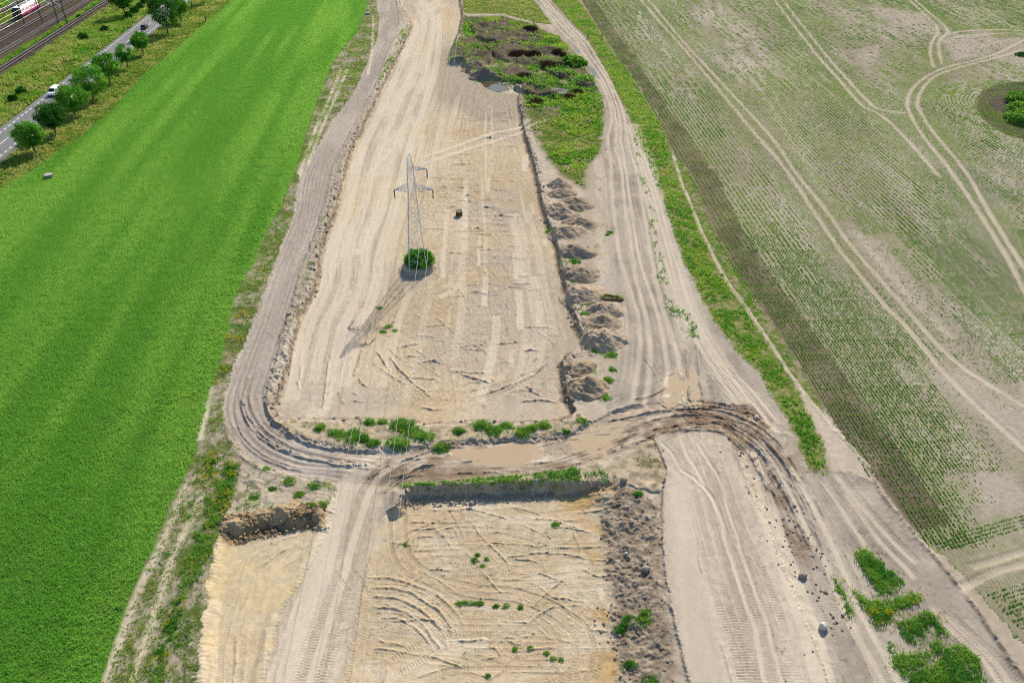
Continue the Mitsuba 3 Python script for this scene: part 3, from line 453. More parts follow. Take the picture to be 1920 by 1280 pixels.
# --- wheel lines on its right, out to the plough line
for i, p in enumerate(([[34.44,75.00],[34.89,68.58],[35.06,63.84],[35.65,59.69],[35.36,55.41],[35.43,52.43],[35.88,48.88],[35.94,44.60]], [[36.03,75.98],[37.07,66.42],[37.21,60.91],[37.25,56.68],[37.12,53.23],[37.54,49.25],[37.97,44.60]], [[39.26,73.07],[40.24,67.62],[40.88,62.63],[41.28,58.79]], [[41.43,71.10],[42.26,66.42],[42.89,62.87],[44.07,59.92],[44.86,57.33]], [[41.25,75.00],[42.34,70.28],[43.98,64.25],[45.78,59.54]], [[45.90,53.43],[47.37,50.18],[48.65,47.55],[48.89,44.60]], [[44.83,54.51],[45.96,50.81],[47.47,47.55],[47.85,44.60]], [[35.74,53.16],[36.13,48.09],[36.41,44.60]])):
    tracks(p, gauge=1.8, width=0.5, kind='lug', amp=0.044, moist=0.35); tracks(shift(p, 1.4), gauge=1.8, width=0.45, moist=0.25)
    swath(p, w=0.7, pale=0.7)
ridge([[43.94,83.14],[46.20,75.00],[45.98,72.03],[47.22,64.33],[48.74,59.01],[49.43,54.51],[50.30,46.60],[50.71,44.60]], h=0.22, w=0.25, moist=0.8, seed=600, broken=0.0)
ridge([[37.83,162.82],[37.63,143.20],[38.12,124.95],[39.54,114.47],[40.07,109.37],[41.00,101.49],[41.95,93.06],[43.94,83.14]], h=0.12, w=0.2, moist=0.5, seed=601, broken=0.1)
swath([[38.68,182.72],[37.83,162.82],[37.63,143.20],[38.12,124.95],[39.54,114.47],[40.07,109.37],[41.00,101.49],[41.95,93.06],[43.94,83.14],[46.20,75.00]], w=0.7, pale=0.8)
# --- low digging in the middle
arcs(170, [[-16.30,44.77],[-16.61,65.32],[-13.02,70.54],[10.60,69.63],[10.73,57.55],[10.25,44.77]], 6, 40, 0.5)
for i in range(60):
    y = rng.uniform(46, 84); x0 = rng.uniform(-16, 6); L = rng.uniform(6, 14)
    tracks([[x0, y], [x0 + L / 2, y + rng.normal(0, 0.3)], [x0 + L, y + rng.normal(0, 0.5)]], gauge=2.0, moist=rng.uniform(0.15, 0.3))
for i in range(14):
    y = rng.uniform(46, 60); x0 = rng.uniform(-18, -4); an = rng.uniform(0, math.pi); L = rng.uniform(2, 5)
    tracks([[x0, y], [x0 + L * math.cos(an), y + L * math.sin(an)]], gauge=1.8, moist=0.4, amp=0.044, ends=0.3)
for i in range(10):
    y = rng.uniform(46, 82); x0 = rng.uniform(-12, 2); L = rng.uniform(4, 10)
    swath([[x0, y], [x0 + L, y + rng.normal(0, 0.5)]], w=rng.uniform(0.8, 1.8), pale=0.8, soft=0.3)
CHEV = [[-14.37,72.38],[-14.20,70.36],[-13.69,64.90],[-12.38,61.15],[-10.03,59.02],[-7.71,57.84],[-3.91,56.76],[0.12,56.33],[3.43,55.01],[5.84,53.31],[7.03,52.25],[7.62,50.25],[7.31,48.34],[5.78,44.77]]
tracks(CHEV, gauge=1.75, width=0.62, pitch=0.3, amp=0.045, kind='lug', moist=0.45, sink=0.05)
tracks([[-3.51,55.42],[0.00,55.77],[2.90,54.73],[4.84,52.71],[5.87,50.76],[5.45,48.28],[3.70,45.34]], gauge=1.75, width=0.6, kind='lug', amp=0.044, moist=0.4)
for i, p in enumerate(([[-16.05,57.76],[-12.35,57.76],[-8.42,55.55],[-6.29,53.23],[-5.48,51.01]], [[-15.88,56.61],[-12.70,56.61],[-9.28,54.65],[-6.90,52.11],[-6.08,49.75]], [[-15.70,55.35],[-13.03,55.49],[-9.93,53.64],[-7.57,51.20],[-6.72,49.44]], [[-14.97,53.97],[-11.91,53.84],[-9.01,51.65],[-7.27,49.44]], [[-16.65,59.31],[-12.69,59.09],[-8.31,57.11],[-5.32,54.31]])):
    tracks(p, gauge=1.0, width=0.5, amp=0.044, moist=0.3); ridge(shift(p, 0.5), h=0.13, seed=620 + i, moist=0.5, broken=0.1)
for i, p in enumerate(([[-12.83,67.01],[-10.38,67.18],[-6.35,67.01]], [[-12.71,65.90],[-7.86,66.33]], [[-12.19,64.66],[-7.01,65.07]], [[-12.00,62.79],[-8.82,62.87]], [[-9.77,60.15],[-6.69,59.77]], [[-9.59,58.14],[-7.71,57.84]], [[7.36,68.66],[10.52,68.75],[13.83,69.46]], [[-0.26,67.52],[3.91,67.70],[8.31,67.26]], [[4.19,66.33],[7.08,66.16],[10.18,65.57]], [[-3.23,64.16],[1.26,63.68],[6.03,63.35],[11.55,63.35]], [[-1.18,61.85],[4.05,62.40],[7.93,61.85],[11.35,61.30],[13.02,61.92]], [[-0.25,61.61],[1.85,61.30],[3.80,60.68]], [[2.62,59.92],[4.82,58.80],[6.71,58.06]], [[7.83,60.45],[9.62,59.17],[13.89,59.02]], [[3.49,56.76],[5.64,56.05],[8.96,55.63]], [[-2.35,53.51],[0.00,53.17],[2.45,52.84]], [[7.94,52.25],[11.22,51.66],[12.46,51.66]], [[8.36,57.77],[9.56,57.77]], [[-10.56,69.19],[-7.26,69.10],[-3.97,69.37]], [[-2.89,50.25],[-1.66,49.82],[-1.09,48.28]], [[-15.76,68.73],[-13.10,68.38],[-10.49,68.56]])):
    ridge(p, h=0.11, w=0.12, moist=0.55, seed=640 + i, broken=0.2)
# --- low digging on the left
for i, p in enumerate(([[-33.93,63.99],[-33.65,57.98],[-31.92,50.62],[-30.30,44.65]], [[-23.90,63.99],[-27.50,62.70],[-31.08,61.44],[-32.34,59.23],[-32.77,56.68]], [[-24.20,62.70],[-26.35,60.75],[-27.71,58.86]], [[-31.33,58.86],[-31.59,56.68],[-32.21,53.90]], [[-27.36,51.91],[-26.63,48.15],[-25.95,44.65]], [[-26.12,52.56],[-25.27,48.15],[-24.89,45.21]], [[-30.09,52.56],[-29.08,48.15],[-28.31,44.65]], [[-31.40,51.26],[-30.71,48.15],[-29.78,44.65]], [[-26.95,65.98],[-30.36,64.32],[-32.66,63.50]], [[-30.52,58.12],[-29.93,60.37],[-27.25,61.91]])):
    tracks(p, gauge=1.9, width=0.7, amp=0.02, moist=0.28)
    if i % 2 == 0: ridge(shift(p, 1.5), h=0.12, seed=700 + i, broken=0.3)
for i in range(12):
    y = rng.uniform(46, 62); x0 = rng.uniform(-33, -27); L = rng.uniform(3, 9)
    tracks([[x0, y], [x0 + rng.normal(0, 0.4), y + L]], gauge=1.8, amp=0.02, moist=rng.uniform(0.15, 0.3))
# --- worn lines in the left verge and ruts in the right field
for p in ([[-41.02,72.88],[-40.75,67.79],[-40.68,62.08],[-40.86,57.69],[-40.58,52.50],[-39.79,44.60]], [[-38.43,71.10],[-38.40,67.53],[-38.69,61.84],[-38.18,55.20],[-37.80,49.93],[-37.14,44.60]], [[-44.03,92.93],[-43.26,87.98],[-42.08,80.10]], [[-53.50,253.76],[-51.62,217.97],[-50.23,193.39],[-48.40,169.87]], [[-51.50,253.76],[-50.25,222.56],[-48.97,197.17],[-47.91,176.11]], [[-53.73,325.41],[-47.43,278.87],[-44.30,248.08]]):
    swath(p, w=0.9, pale=1.0, flat=0.5, soft=0.35)
FIELD_RUTS = [[[53.38,359.19],[55.88,312.58],[58.93,267.71],[61.57,204.28],[63.18,172.95],[62.58,138.62],[63.23,119.01],[64.43,108.26],[64.94,97.56],[66.21,88.34],[68.30,78.01]], [[56.76,359.19],[59.17,296.78],[61.61,256.69],[63.96,220.25],[65.43,192.65],[65.03,172.95],[65.53,151.51],[65.34,135.54],[66.50,117.41],[67.59,101.49],[70.76,92.29],[73.31,87.39]], [[109.41,353.99],[102.15,284.39],[98.68,241.53],[97.09,219.33],[99.26,211.37],[99.30,197.17],[96.80,169.87]], [[112.75,353.99],[106.12,293.04],[102.32,253.76],[100.06,222.56],[100.91,215.74],[106.98,212.67]], [[181.43,291.57],[164.83,275.50],[152.97,265.82],[134.59,253.76],[121.60,239.93],[112.27,224.91],[107.46,211.37],[103.81,193.39],[101.03,173.89],[96.32,148.25],[92.13,129.08],[88.60,116.01]], [[176.31,280.23],[160.33,268.34],[134.48,250.89],[123.54,238.88],[114.01,222.56],[110.88,212.67],[107.74,197.17],[104.16,172.95],[98.13,147.26],[93.71,126.50]], [[168.93,359.19],[164.28,332.63],[161.06,312.58],[157.67,300.60],[149.82,289.38],[143.33,275.50],[137.02,258.47]], [[166.68,359.19],[161.76,332.63],[158.07,312.58],[154.00,300.60],[146.27,287.23],[139.04,272.21],[132.84,255.51]], [[155.95,296.78],[166.10,302.93],[181.07,303.71],[187.19,300.60]], [[153.84,290.84],[162.85,296.02],[178.69,299.06],[184.35,295.27]], [[51.38,59.01],[55.20,60.30],[59.54,61.61]], [[48.37,56.11],[52.89,58.05],[58.71,60.07]]]
FAINT_RUTS = [[[81.09,359.19],[73.60,272.21],[72.17,224.91],[69.16,182.72],[67.91,155.67]], [[85.14,359.19],[77.15,272.21],[74.90,224.91],[71.72,182.72]], [[69.97,214.85],[69.71,192.65],[69.24,173.89]], [[68.04,143.20],[68.59,128.08],[69.06,115.15],[70.31,103.98]], [[97.82,211.37],[107.33,213.54]], [[46.03,73.07],[47.00,65.49],[48.53,60.30]]]
for p in FIELD_RUTS:
    swath(p, w=0.85, pale=0.65, flat=0.7, soft=0.2); tracks(p, gauge=0.01, width=1.0, kind='rut', sink=0.07, moist=0.0)
for p in FAINT_RUTS:
    swath(p, w=1.0, pale=0.35, flat=0.5, soft=0.4)

# ---------------------------------------------------------------- water lies in hollows
pond_levels = []
for p in POND:
    q = np.asarray(p, float)
    d = region(p, far=3.0)
    m = d > 0
    lev = float(np.percentile(Z[m], 35)) if m.any() else 0.0
    pond_levels.append(lev - 0.01 + (0.1 if len(pond_levels) == 4 else 0))
    w = sst(-0.35, 0.7, d + 0.9 * (fb(X * 0.5, Y * 1.4, 48, 3) - 0.5))
    Z = np.where(d > -2.9, Z * (1 - w) + w * (lev + 0.12 * (Z - lev) + 0.36 * (fb(X * 0.22 + 0.5 * fb(X * 0.5, Y * 0.5, 42, 3), (Y - 0.13 * X) * 1.5 + 0.7 * fb(X * 0.4, Y * 0.4, 47, 3), 41, 4) - 0.5) - 0.07), Z)

# crumb of the soil
for _p in POND:
    TREAD *= 1 - 0.8 * sst(-0.6, 0.4, region(_p, far=3.0))
Z += TREAD
spacing = np.maximum(GAPY[:, None], np.gradient(X, axis=1)) * np.ones_like(X)
soil_like = np.maximum.reduce([sst(-1, 1, D[k]) for k in ('HAUL_LEFT', 'CROSS_ROAD', 'PIT_UPPER', 'HAUL_RIGHT', 'PIT_LEFT', 'ROAD_LOW', 'PIT_MID', 'CLOD_BANK', 'ROADBED_LOW', 'VERGE_CROSS', 'VERGE_MID', 'TRIANGLE_LEFT', 'FIELD_RIGHT', 'VERGE_LEFT')])
amp = np.clip(0.16 * np.minimum(GAPY[:, None], spacing * 0.8), 0.012, 0.07) * sst(4.0, 1.5, spacing / GAPY[:, None]) * CRUMB * (0.4 + 1.2 * fb(X * 0.25, Y * 0.25, 43, 3))
Z += soil_like * amp * (hsh(np.arange(NY)[:, None] * 1.0 + 0 * X, np.arange(NX)[None, :] * 1.0 + 0 * X, 44) - 0.5) * 2
Z += soil_like * 0.05 * CRUMB * (fb(X * 1.4, Y * 1.4, 45, 3) - 0.5)
Z += sst(0, 1, D['FIELD_RIGHT']) * 0.03 * np.sin((X + 0.058 * Y) * 2 * math.pi / 0.5) * sst(0.55, 0.25, spacing / 0.5) * (1 + 1.2 * (D['DARK_STRIP'] > 0))

# ---------------------------------------------------------------- colours of the soils (by soil; the back wall of the middle digging also has shade painted in)
K = 0.62
n1, n2, n3 = fb(X * 0.05, Y * 0.05, 51, 4), fb(X * 0.3, Y * 0.3, 52, 3), fb(X * 1.3, Y * 1.3, 53, 3)
n4 = fb(X * 0.35, Y * 0.05, 54, 3)
COL = np.zeros(X.shape + (3,))
KIND = np.zeros(X.shape, int)
KINDS = ['meadow', 'wheat_field', 'grass_verge', 'crop_field', 'haul_road', 'sand_pit', 'roadbed', 'rough_ground', 'wet_mud', 'soil_bank']

def two(a, b, t):
    return a * (1 - t[..., None]) + b * t[..., None]

def lay(w, col, kind=None):
    global COL
    COL = COL * (1 - w[..., None]) + col * w[..., None]
    if kind:
        KIND[w > 0.5] = KINDS.index(kind)

def edge(k, a=-0.25, b=0.25):
    return sst(a, b, D[k])

green_a, green_b, straw = lin(96, 124, 46, K), lin(66, 98, 34, K), lin(150, 146, 96, K)
lay(np.ones_like(X), two(two(green_a, green_b, sst(0.3, 0.7, n2)), straw, sst(0.55, 0.8, n3) * 0.5), 'meadow')
lay(edge('WHEAT'), two(lin(92, 144, 50, K), lin(98, 132, 56, K), sst(0.4, 0.8, n2)), 'wheat_field')
vl = two(lin(176, 166, 148, K), lin(104, 122, 62, K), sst(0.38, 0.6, n3 * 0.5 + n2 * 0.5))
lay(edge('VERGE_LEFT', -0.6, 0.6), vl, 'grass_verge')
# bare earth of the site between everything
site = (X > -58 + 0.16 * (354 - Y) * 0) & (D['WHEAT'] < 0) & (X > -75) & (X < 60)
site_w = np.where(site & (D['VERGE_LEFT'] < -0.2) & (D['FIELD_RIGHT'] < -0.2), 1.0, 0.0)
sand = two(two(lin(218, 200, 172, K), lin(202, 188, 170, K), sst(0.35, 0.65, n1)), lin(208, 186, 152, K), sst(0.55, 0.75, fb(X * 0.08, Y * 0.08, 55, 3)) * 0.7)
grey = two(lin(203, 192, 178, K), lin(186, 174, 160, K), sst(0.35, 0.7, n4))
lay(site_w, grey, 'haul_road')
field = two(lin(182, 173, 160, K), lin(164, 154, 140, K), sst(0.3, 0.7, fb(X * 0.25, Y * 0.04, 56, 4)))
field = two(field, lin(196, 186, 172, K), sst(0.55, 0.8, fb(X * 0.04, Y * 0.02, 57, 3)) * 0.6)
field = two(field, lin(144, 148, 104, K), sst(0.35, 0.65, fb(X * 0.12, Y * 0.03, 64, 4)) * (0.25 + 0.5 * n3))
lay(edge('FIELD_RIGHT'), field, 'crop_field')
lay(edge('BARE', -1.5, 1.0) * 0.8, two(lin(194, 183, 172, K), lin(178, 168, 156, K), n2))
lay(edge('DARK_STRIP', -0.4, 0.3), two(lin(138, 126, 108, K), lin(116, 106, 92, K), sst(0.3, 0.7, n2)))
ring_c = np.array([[141.69,211.37]][0])
rr = np.hypot(X - ring_c[0], (Y - ring_c[1]))
IS = D['ISLAND']
lay(sst(-9.0, -8.0, IS) * sst(0.5, -0.5, IS + 0.6), two(lin(118, 109, 100, K), lin(96, 88, 80, K), n2))
lay(sst(-0.5, 0.5, IS), lin(96, 124, 60, K) + 0 * COL)
lay(edge('VERGE_RIGHT', -0.5, 0.5), two(lin(112, 132, 66, K), lin(158, 152, 112, K), sst(0.4, 0.7, n3)), 'grass_verge')
lay(edge('VERGE_FIELD', -0.3, 0.3), two(lin(110, 128, 66, K), lin(160, 152, 128, K), sst(0.4, 0.7, n3)), 'grass_verge')
lay(edge('GRASS_TOP', -0.5, 0.5), two(lin(110, 132, 62, K), lin(150, 150, 100, K), sst(0.4, 0.7, n3)), 'rough_ground')
og_c = two(lin(104, 120, 62, K), lin(176, 162, 140, K), sst(0.5, 0.72, n2 * 0.6 + n3 * 0.4))
lay(sst(-1.5, 1.5, D['OVERGROWN'] + 5 * (n2 - 0.5) * sst(190, 230, Y)), og_c, 'rough_ground')
lay(np.maximum(edge('DARK_SOIL', -0.8, 0.6), edge('OVERGROWN', -0.5, 0.5) * sst(0.45, 0.6, fb(X * 0.1, Y * 0.08, 62, 3)) * sst(205, 225, Y)) * sst(0.2, 0.45, n3), two(lin(132, 121, 110, K), lin(98, 89, 82, K), sst(0.3, 0.7, n3)), None)
hr = two(lin(196, 186, 174, K), lin(170, 160, 150, K), sst(0.35, 0.7, n4 * 0.6 + n2 * 0.4))
lay(edge('HAUL_RIGHT', -0.4, 0.4), hr, 'haul_road')
lay(edge('HAUL_LEFT'), two(lin(198, 189, 180, K), lin(182, 172, 164, K), sst(0.35, 0.7, n4)), 'haul_road')
lay(edge('TRIANGLE_LEFT', -0.5, 0.5), two(lin(192, 180, 162, K), lin(150, 148, 116, K), sst(0.55, 0.75, n3)), 'soil_bank')
lay(edge('PIT_UPPER', -0.1, 0.2), sand, 'sand_pit')
lay(edge('PIT_UPPER', -0.1, 0.2) * sst(1.3, 0.5, D['PIT_UPPER']) * (D['ROADBED'] < 1), two(lin(168, 150, 128, K), lin(138, 120, 102, K), n3))
rb = two(lin(224, 211, 190, K), lin(202, 189, 172, K), sst(0.4, 0.62, n4 * 0.7 + n1 * 0.3))
rb = two(rb, lin(218, 200, 166, K), sst(0.55, 0.7, fb(X * 0.1, Y * 0.06, 58, 3)) * 0.6)
lay(edge('ROADBED', -0.6, 0.6) * sst(0.3, 0.9, D['PIT_UPPER']), rb, 'roadbed')
lay(edge('MUD_TOP', -2.5, 2.0), two(lin(176, 164, 148, K), lin(196, 184, 164, K), n3), None)
lay(edge('PIT_LEFT', -0.2, 0.3), two(lin(220, 202, 166, K), lin(216, 202, 176, K), sst(0.35, 0.65, n2)), 'sand_pit')
lay(edge('BANK_LEFT', -0.5, 0.3), two(lin(178, 150, 112, K), lin(120, 104, 88, K), sst(0.35, 0.65, n3)), 'soil_bank')
pm = two(lin(224, 210, 186, K), lin(210, 194, 168, K), sst(0.35, 0.65, n1 * 0.5 + n2 * 0.5))
tan_edge = sst(-7.0, -3.5, -RD * -1) * sst(0.4, 0.65, fb(X * 0.3, Y * 0.5, 59, 3))
pm = two(pm, lin(204, 172, 116, K), sst(-11, -5, RD) * sst(0.35, 0.6, fb(X * 0.25, Y * 0.5, 59, 3)))
lay(edge('PIT_MID', -0.1, 0.2), pm, 'sand_pit')
lay(edge('PIT_MID', -0.1, 0.2) * sst(1.9, 1.2, DR_['PIT_MID']) * (RD < -2) * sst(80, 84, Y), two(lin(112, 94, 76, K), lin(84, 70, 58, K), n3), None)  # dark topsoil of the back wall, deepened to paint in the shade on it
lay(edge('CLOD_BANK', -0.8, 0.8), two(lin(180, 164, 145, K), lin(146, 132, 116, K), sst(0.3, 0.7, n3)), 'soil_bank')
lay(edge('CROSS_ROAD', -0.3, 0.3), two(lin(206, 192, 174, K), lin(184, 168, 150, K), sst(0.35, 0.7, n2)), 'haul_road')
lay(edge('ROAD_LOW', -0.3, 0.5), two(lin(220, 207, 186, K), lin(206, 192, 172, K), sst(0.3, 0.7, n4)), 'haul_road')
rbl = two(lin(214, 202, 186, K), lin(200, 188, 174, K), sst(0.35, 0.7, fb(X * 0.5, Y * 0.06, 60, 3)))
lay(edge('ROADBED_LOW', -0.2, 0.2) * sst(97, 92, Y), rbl, 'roadbed')
lay(np.maximum(edge('VERGE_CROSS', -0.3, 0.3), edge('VERGE_MID', -0.3, 0.3)), two(lin(202, 186, 162, K), lin(172, 160, 134, K), sst(0.4, 0.7, n3)), 'soil_bank')
lay(sst(0.1, 0.3, DR_['PIT_MID']) * sst(1.7, 1.1, DR_['PIT_MID']) * (RD < -1.5) * sst(80, 84, Y) * 0.95, two(lin(112, 92, 72, K), lin(80, 66, 54, K), n3), 'soil_bank')  # second dark coat over the back wall, its shade put into the soil colour
bm = edge('BROWN_MUD', -1.6, 1.0) * sst(0.3, 0.62, n2 * 0.5 + n3 * 0.5)
lay(bm * 0.8, two(lin(158, 134, 110, K), lin(130, 107, 86, K), n3), None)
wm = edge('WET_MUD', -0.8, 0.6) * sst(0.28, 0.5, n3 * 0.4 + fb(X * 0.5, Y * 1.2, 63, 3) * 0.6)
lay(wm * 0.85, two(lin(172, 156, 138, K), lin(146, 128, 110, K), n3), 'wet_mud')
LUM = COL.mean(2, keepdims=True)
COL = COL + (LUM - COL) * (0.13 * sst(0, 1, soil_like) * np.where(D['PIT_LEFT'] > 0, 0.3, 1.0))[..., None]
# turned-up damp soil, dry smoothed soil, grain
M = np.clip(MOIST, 0, 1)[..., None]
COL = COL * (1 - 0.56 * M) + COL * np.array([0.62, 0.52, 0.42]) * 0.30 * M
P_ = np.clip(PALE, 0, 1)[..., None] * 0.85
COL = COL * (1 - P_) + lin(226, 214, 197, K) * P_
grain = 1 + 0.16 * (hsh(np.arange(NY)[:, None] * 1.0 + 0 * X, np.arange(NX)[None, :] * 1.0 + 0 * X, 71) - 0.5) + 0.22 * (fb(X * 2.2, Y * 2.2, 72, 2) - 0.5) * (0.3 + CRUMB)
specks = sst(0.82, 0.9, vn(X * 2.6, Y * 2.6, 73)) * soil_like * CRUMB * sst(0.4, 0.7, n2)
COL = np.clip(COL * (grain * (1 - 0.3 * specks))[..., None], 0.01, 0.9)

# ---------------------------------------------------------------- the sheet becomes the pieces of the setting
def bs(key, d):
    scene[key] = d
    return key
WETNESS = np.clip(wm, 0, 1)
KIND[(wm > 0.03) & (D['WET_MUD'] > -1)] = KINDS.index('wet_mud')
VC = {'type': 'mesh_attribute', 'name': 'vertex_color'}
bs('soil_material', {'type': 'twosided', 'b': {'type': 'diffuse', 'reflectance': VC}})
bs('wet_material', {'type': 'twosided', 'b': {'type': 'principled', 'base_color': VC, 'roughness': proc(lambda p, n, uv: 0.95 - 0.42 * uv.x), 'specular': 0.2}})
V = np.stack([X, Y, Z], -1).reshape(-1, 3)
du = np.gradient(np.stack([X, Y, Z], -1), axis=1)
dv = np.gradient(np.stack([X, Y, Z], -1), axis=0)
NRM = np.cross(du, dv).reshape(-1, 3)
NRM /= np.linalg.norm(NRM, axis=1, keepdims=True) + 1e-12
q = np.arange(NY * NX).reshape(NY, NX)
a, b, c, d = q[:-1, :-1].ravel(), q[:-1, 1:].ravel(), q[1:, 1:].ravel(), q[1:, :-1].ravel()
fk = KIND[:-1, :-1].ravel()
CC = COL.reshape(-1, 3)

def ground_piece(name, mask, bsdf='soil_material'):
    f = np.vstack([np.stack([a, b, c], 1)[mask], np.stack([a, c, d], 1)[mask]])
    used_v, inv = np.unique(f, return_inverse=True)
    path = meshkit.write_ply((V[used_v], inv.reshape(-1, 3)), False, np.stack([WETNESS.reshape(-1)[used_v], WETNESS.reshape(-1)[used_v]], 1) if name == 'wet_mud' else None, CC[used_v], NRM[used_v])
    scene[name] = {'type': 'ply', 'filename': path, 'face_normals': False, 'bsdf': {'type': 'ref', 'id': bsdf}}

LAB = {'meadow': ('rough meadow between the railway, the road and the fields', 'meadow'), 'wheat_field': ('soil of the bright green cereal field on the left', 'field'),
       'grass_verge': ('weedy verges along both sides of the construction site', 'verge'), 'crop_field': ('grey-brown soil of the row crop field on the right with tractor wheel lines', 'field'),
       'haul_road': ('rutted grey haul roads of packed soil round the diggings', 'dirt road'), 'sand_pit': ('tan sandy floors of the stripped diggings with crawler prints', 'sand'),
       'roadbed': ('pale smooth strips of the future carriageway', 'roadbed'), 'rough_ground': ('overgrown rough ground at the head of the digging', 'ground'),
       'wet_mud': ('glistening wet mud round the puddles', 'mud'), 'soil_bank': ('banks of cloddy grey soil between the diggings and the roads', 'soil')}
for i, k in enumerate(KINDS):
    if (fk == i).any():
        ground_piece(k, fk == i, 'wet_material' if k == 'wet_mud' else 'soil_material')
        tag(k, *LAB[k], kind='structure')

FY = interp_rows = None
def zg(x, y):
    """Height of the ground at points."""
    x, y = np.atleast_1d(np.asarray(x, float)), np.atleast_1d(np.asarray(y, float))
    r = np.clip(np.searchsorted(ys, y) - 1, 0, NY - 2)
    t = np.clip((y - ys[r]) / (ys[r + 1] - ys[r]), 0, 1)
    out = np.zeros(len(x))
    for k, w in ((r, 1 - t), (r + 1, t)):
        L0, R0, O = xl[k], xr[k], xo[k]
        u = np.where(x < L0, (x + O) / (L0 + O) * NL, np.where(x < R0, NL + (x - L0) / (R0 - L0) * (NF - 1), NL + NF - 1 + (x - R0) / (O - R0) * NR))
        u = np.clip(u, 0, NX - 1.001)
        ci = u.astype(int); tu = u - ci
        out += w * (Z[k, ci] * (1 - tu) + Z[k, ci + 1] * tu)
    return out
def z1(x, y):
    return float(zg(x, y)[0])
del du, dv

# the land goes on beyond the surveyed sheet
outline = shapely.Polygon([(-xo[0] + 1, ys[0] + 0.5), (xo[0] - 1, ys[0] + 0.5), (xo[-1] - 1, ys[-1] - 1), (-xo[-1] + 1, ys[-1] - 1)])
fv, ff = [], []
big = [(-6000, -6000), (6000, -6000), (6000, 6000), (-6000, 6000)]
inn = list(outline.exterior.coords)[:4]
inn = sorted(inn, key=lambda p: (p[1] > 100, p[0] if p[1] < 100 else -p[0]))
vv = np.array([(x, y, -0.12) for x, y in big + inn])
for i in range(4):
    j = (i + 1) % 4
    ff += [[i, j, 4 + j], [i, 4 + j, 4 + i]]
bs('land_material', {'type': 'twosided', 'b': {'type': 'diffuse', 'reflectance': proc(lambda p, n, uv: mix(mi.Color3f(0.05, 0.10, 0.02), mi.Color3f(0.14, 0.12, 0.07), smoothstep(0.42, 0.6, noise(p.x * 0.004, p.y * 0.002))))}})
scene['ground'] = mikit.ply((vv, np.array(ff)), 'land_material')
tag('ground', 'open farmland beyond the site', 'ground', kind='structure')

# puddles: level sheets of silty water, their shores where the mud rises out of them
bs('silt_water', {'type': 'plastic', 'diffuse_reflectance': {'type': 'rgb', 'value': lin(200, 180, 154, 0.6).tolist()}, 'int_ior': 1.33})
bs('clear_water', {'type': 'plastic', 'diffuse_reflectance': {'type': 'rgb', 'value': lin(92, 84, 70, 0.7).tolist()}, 'int_ior': 1.33})
PL = ['long brown silty puddle on the cross road, left half', 'brown puddle on the cross road, right of the longest one', 'pale muddy puddle in the yard above the cross road', 'thin bright puddle just right of the yard puddle', 'bluish pool below the overgrown ground at the head of the digging', 'tiny blue pool at the right foot of the overgrown ground', 'small puddle at the top of the right haul road', 'narrow wet rut puddle on the right haul road beside the overgrown ground', 'narrow puddle at the bend above the right half of the cross road']
for i, p in enumerate(POND):
    g = shapely.Polygon(p).buffer(0.9)
    m = trimesh.creation.triangulate_polygon(g, engine='earcut') if False else None
    q2 = np.array(g.simplify(0.1).exterior.coords)[:-1]
    cen = q2.mean(0)
    tri = [t for t in shapely.constrained_delaunay_triangles(shapely.Polygon(q2)).geoms]
    pts = np.vstack([np.array(t.exterior.coords)[:3] for t in tri])
    area = [np.cross(*(np.diff(np.array(t.exterior.coords)[:3], axis=0)[[0, 1]])) for t in tri]
    fcs = np.arange(len(pts)).reshape(-1, 3)
    fcs[np.array(area) < 0] = fcs[np.array(area) < 0][:, ::-1]
    k = put('puddle', (np.column_stack([pts, np.full(len(pts), pond_levels[i])]), fcs), 'clear_water' if i in (4, 5, 6, 7) else 'silt_water')
    tag(k, PL[i], 'puddle', kind='structure')

# ================================================================ things
def merge(parts):
    vs, fs, n = [], [], 0
    for v, f in parts:
        v, f = np.asarray(v, float), np.asarray(f, int)
        vs.append(v); fs.append(f + n); n += len(v)
    return np.vstack(vs), np.vstack(fs)

def box(cx, cy, cz, sx, sy, sz, rot=0.0):
    v = np.array([[x, y, z] for x in (-.5, .5) for y in (-.5, .5) for z in (-.5, .5)]) * [sx, sy, sz]
    f = np.array([[0, 1, 3], [0, 3, 2], [4, 6, 7], [4, 7, 5], [0, 4, 5], [0, 5, 1], [2, 3, 7], [2, 7, 6], [0, 2, 6], [0, 6, 4], [1, 5, 7], [1, 7, 3]])
    c, s = math.cos(rot), math.sin(rot)
    v = np.stack([v[:, 0] * c - v[:, 1] * s, v[:, 0] * s + v[:, 1] * c, v[:, 2]], 1)
    return v + [cx, cy, cz], f

def bar(p, q, r0, r1=None, n=6):
    """A tapered round bar from P to Q."""
    p, q = np.asarray(p, float), np.asarray(q, float)
    r1 = r0 if r1 is None else r1
    t = (q - p) / (np.linalg.norm(q - p) + 1e-9)
    a = np.cross(t, [0, 0, 1.0] if abs(t[2]) < 0.9 else [1.0, 0, 0]); a /= np.linalg.norm(a)
    b = np.cross(t, a)
    an = np.arange(n) * 2 * np.pi / n
    ringv = np.cos(an)[:, None] * a + np.sin(an)[:, None] * b
    v = np.vstack([p + ringv * r0, q + ringv * r1, p, q])
    i = np.arange(n); j = (i + 1) % n
    f = np.vstack([np.stack([i, j, j + n], 1), np.stack([i, j + n, i + n], 1), np.stack([j, i, i * 0 + 2 * n], 1), np.stack([i + n, j + n, i * 0 + 2 * n + 1], 1)])
    return v, f

def angle_bar(p, q, w):
    """A square bar (rolled steel) from P to Q."""
    return bar(p, q, w * 0.7, w * 0.7, 4)

def place(m, x, y, z, rot=0.0):
    v, f = m
    c, s = math.cos(rot), math.sin(rot)
    return np.stack([v[:, 0] * c - v[:, 1] * s + x, v[:, 0] * s + v[:, 1] * c + y, v[:, 2] + z], 1), f

